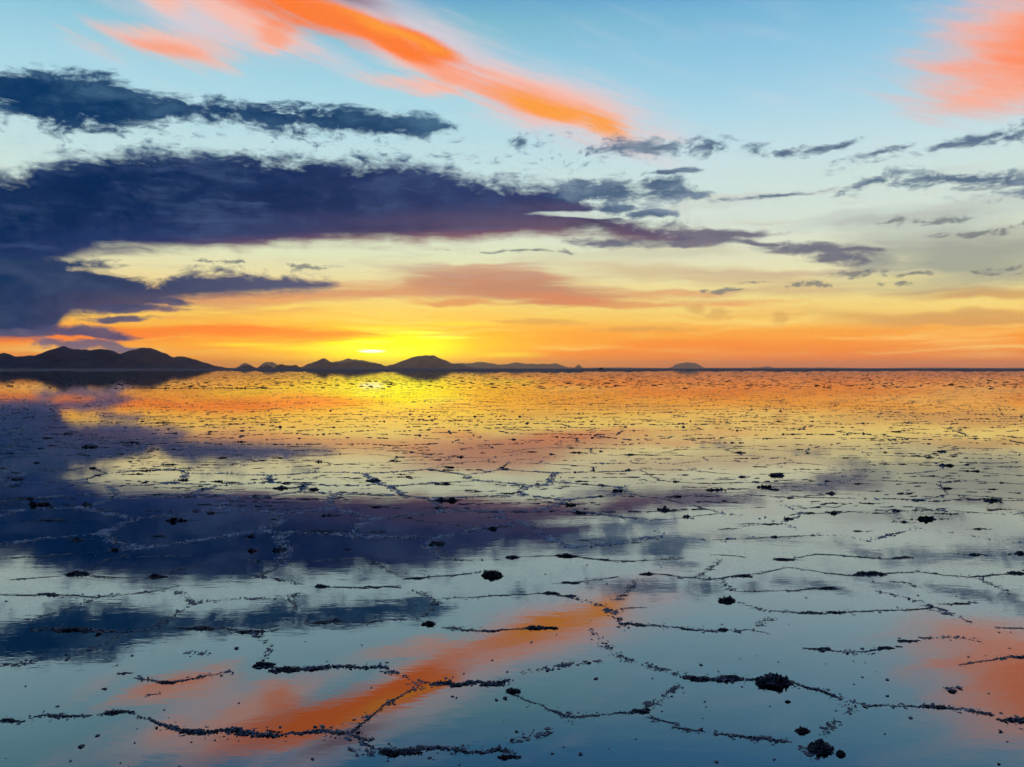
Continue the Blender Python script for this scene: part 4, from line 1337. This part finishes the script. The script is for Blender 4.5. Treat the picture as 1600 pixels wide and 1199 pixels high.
car['label'] = 'tiny dark high-roofed vehicle silhouette standing on the far horizon'
car['category'] = 'vehicle'
add_obj('body', tri_mesh('body', np.array(V, float), np.array(F), M_DARK), car)
wv, wf = [], []
for i in range(16):
    a = 2 * math.pi * i / 16
    wv += [(0.4 * math.cos(a), -0.14, 0.4 * math.sin(a)), (0.4 * math.cos(a), 0.14, 0.4 * math.sin(a))]
for i in range(16):
    a, b = 2 * i, 2 * ((i + 1) % 16)
    wf += [(a, b, b + 1), (a, b + 1, a + 1)]
wf += [(0, 2 * i, 2 * i + 2) for i in range(1, 15)] + [(1, 2 * i + 3, 2 * i + 1) for i in range(1, 15)]
wm = tri_mesh('wheel', np.array(wv, float), np.array(wf), M_DARK)
for sx in (-1.35, 1.35):
    for sy in (-0.85, 0.85):
        add_obj('wheel', wm, car, (sx, sy, 0.4))

# one skinned body, copied
bm_v = [(0, 0, .98), (0, 0, 1.2), (0, 0, 1.42), (0, 0, 1.52), (0, .02, 1.66), (0, .02, 1.76), (.1, 0, .92), (.13, .02, .5), (.14, 0, .06), (.15, -.12, .03),
        (-.1, 0, .92), (-.14, -.02, .5), (-.16, .03, .06), (-.16, -.1, .03), (.19, 0, 1.4), (.25, .02, 1.14), (.26, -.06, .9), (-.19, 0, 1.4), (-.26, .02, 1.14), (-.27, -.06, .9)]
bm_e = [(0, 1), (1, 2), (2, 3), (3, 4), (4, 5), (0, 6), (6, 7), (7, 8), (8, 9), (0, 10), (10, 11), (11, 12), (12, 13), (2, 14), (14, 15), (15, 16), (2, 17), (17, 18), (18, 19)]
bm_r = [.15, .14, .16, .06, .1, .07, .1, .075, .05, .045, .1, .075, .05, .045, .075, .05, .04, .075, .05, .04]
pm = bpy.data.meshes.new('person')
pm.from_pydata(bm_v, bm_e, [])
pm.materials.append(M_CLOTH)
po = bpy.data.objects.new('person', pm)
col.objects.link(po)
sk = po.modifiers.new('skin', 'SKIN')
for i, r in enumerate(bm_r):
    pm.skin_vertices[0].data[i].radius = (r, r * 0.85)
pm.skin_vertices[0].data[0].use_root = True
po.modifiers.new('sub', 'SUBSURF').levels = 1
po.modifiers['sub'].render_levels = 1
PEOPLE = [(926.2, 'leftmost tiny figure of the four left of the far vehicle'), (931.2, 'second tiny figure from the left beside the far vehicle'), (933.2, 'third tiny figure, two places left of the far vehicle'), (935.0, 'tiny figure standing right up against the left of the far vehicle'),
          (949.6, 'lone tiny figure just right of the far vehicle'), (953.0, 'tiny figure in the close pair right of the far vehicle, the nearer to it'), (954.8, 'rightmost tiny figure past the far vehicle')]
for i, (x_, lab) in enumerate(PEOPLE):
    o = po if i == 0 else po.copy()
    if i:
        col.objects.link(o)
    o.location = ((x_ - CX) / FPX * VD, VD + (i % 3) * 2.0, 0)
    o.rotation_euler = (0, 0, i * 1.3)
    o.scale = (1.05, 1.05, 1.0 + 0.04 * (i % 3))
    o['label'] = lab
    o['category'] = 'person'
    o['group'] = 'people beside the far vehicle'

# ------------------------------------------------------------------ the air
M_AIR, t = material('evening_air')
vol = t.node('ShaderNodeVolumePrincipled')
vol.inputs['Color'].default_value = (0.88, 0.84, 1.0, 1)
vol.inputs['Density'].default_value = 3.3e-5
vol.inputs['Anisotropy'].default_value = 0.88
finish(t, vol.outputs[0], 'Volume')
M_AIR.cycles.homogeneous_volume = True
bx = np.array([(sx * 27000.0, sy * 27000.0, z_) for z_ in (-1.5, 205.0) for sy in (-1, 1) for sx in (-1, 1)])
bf = np.array([(0, 2, 3, 1), (4, 5, 7, 6), (0, 1, 5, 4), (2, 6, 7, 3), (0, 4, 6, 2), (1, 3, 7, 5)])
add_obj('haze', tri_mesh('haze', bx, bf, M_AIR), kind='stuff', label='thin evening haze over the salt flat')
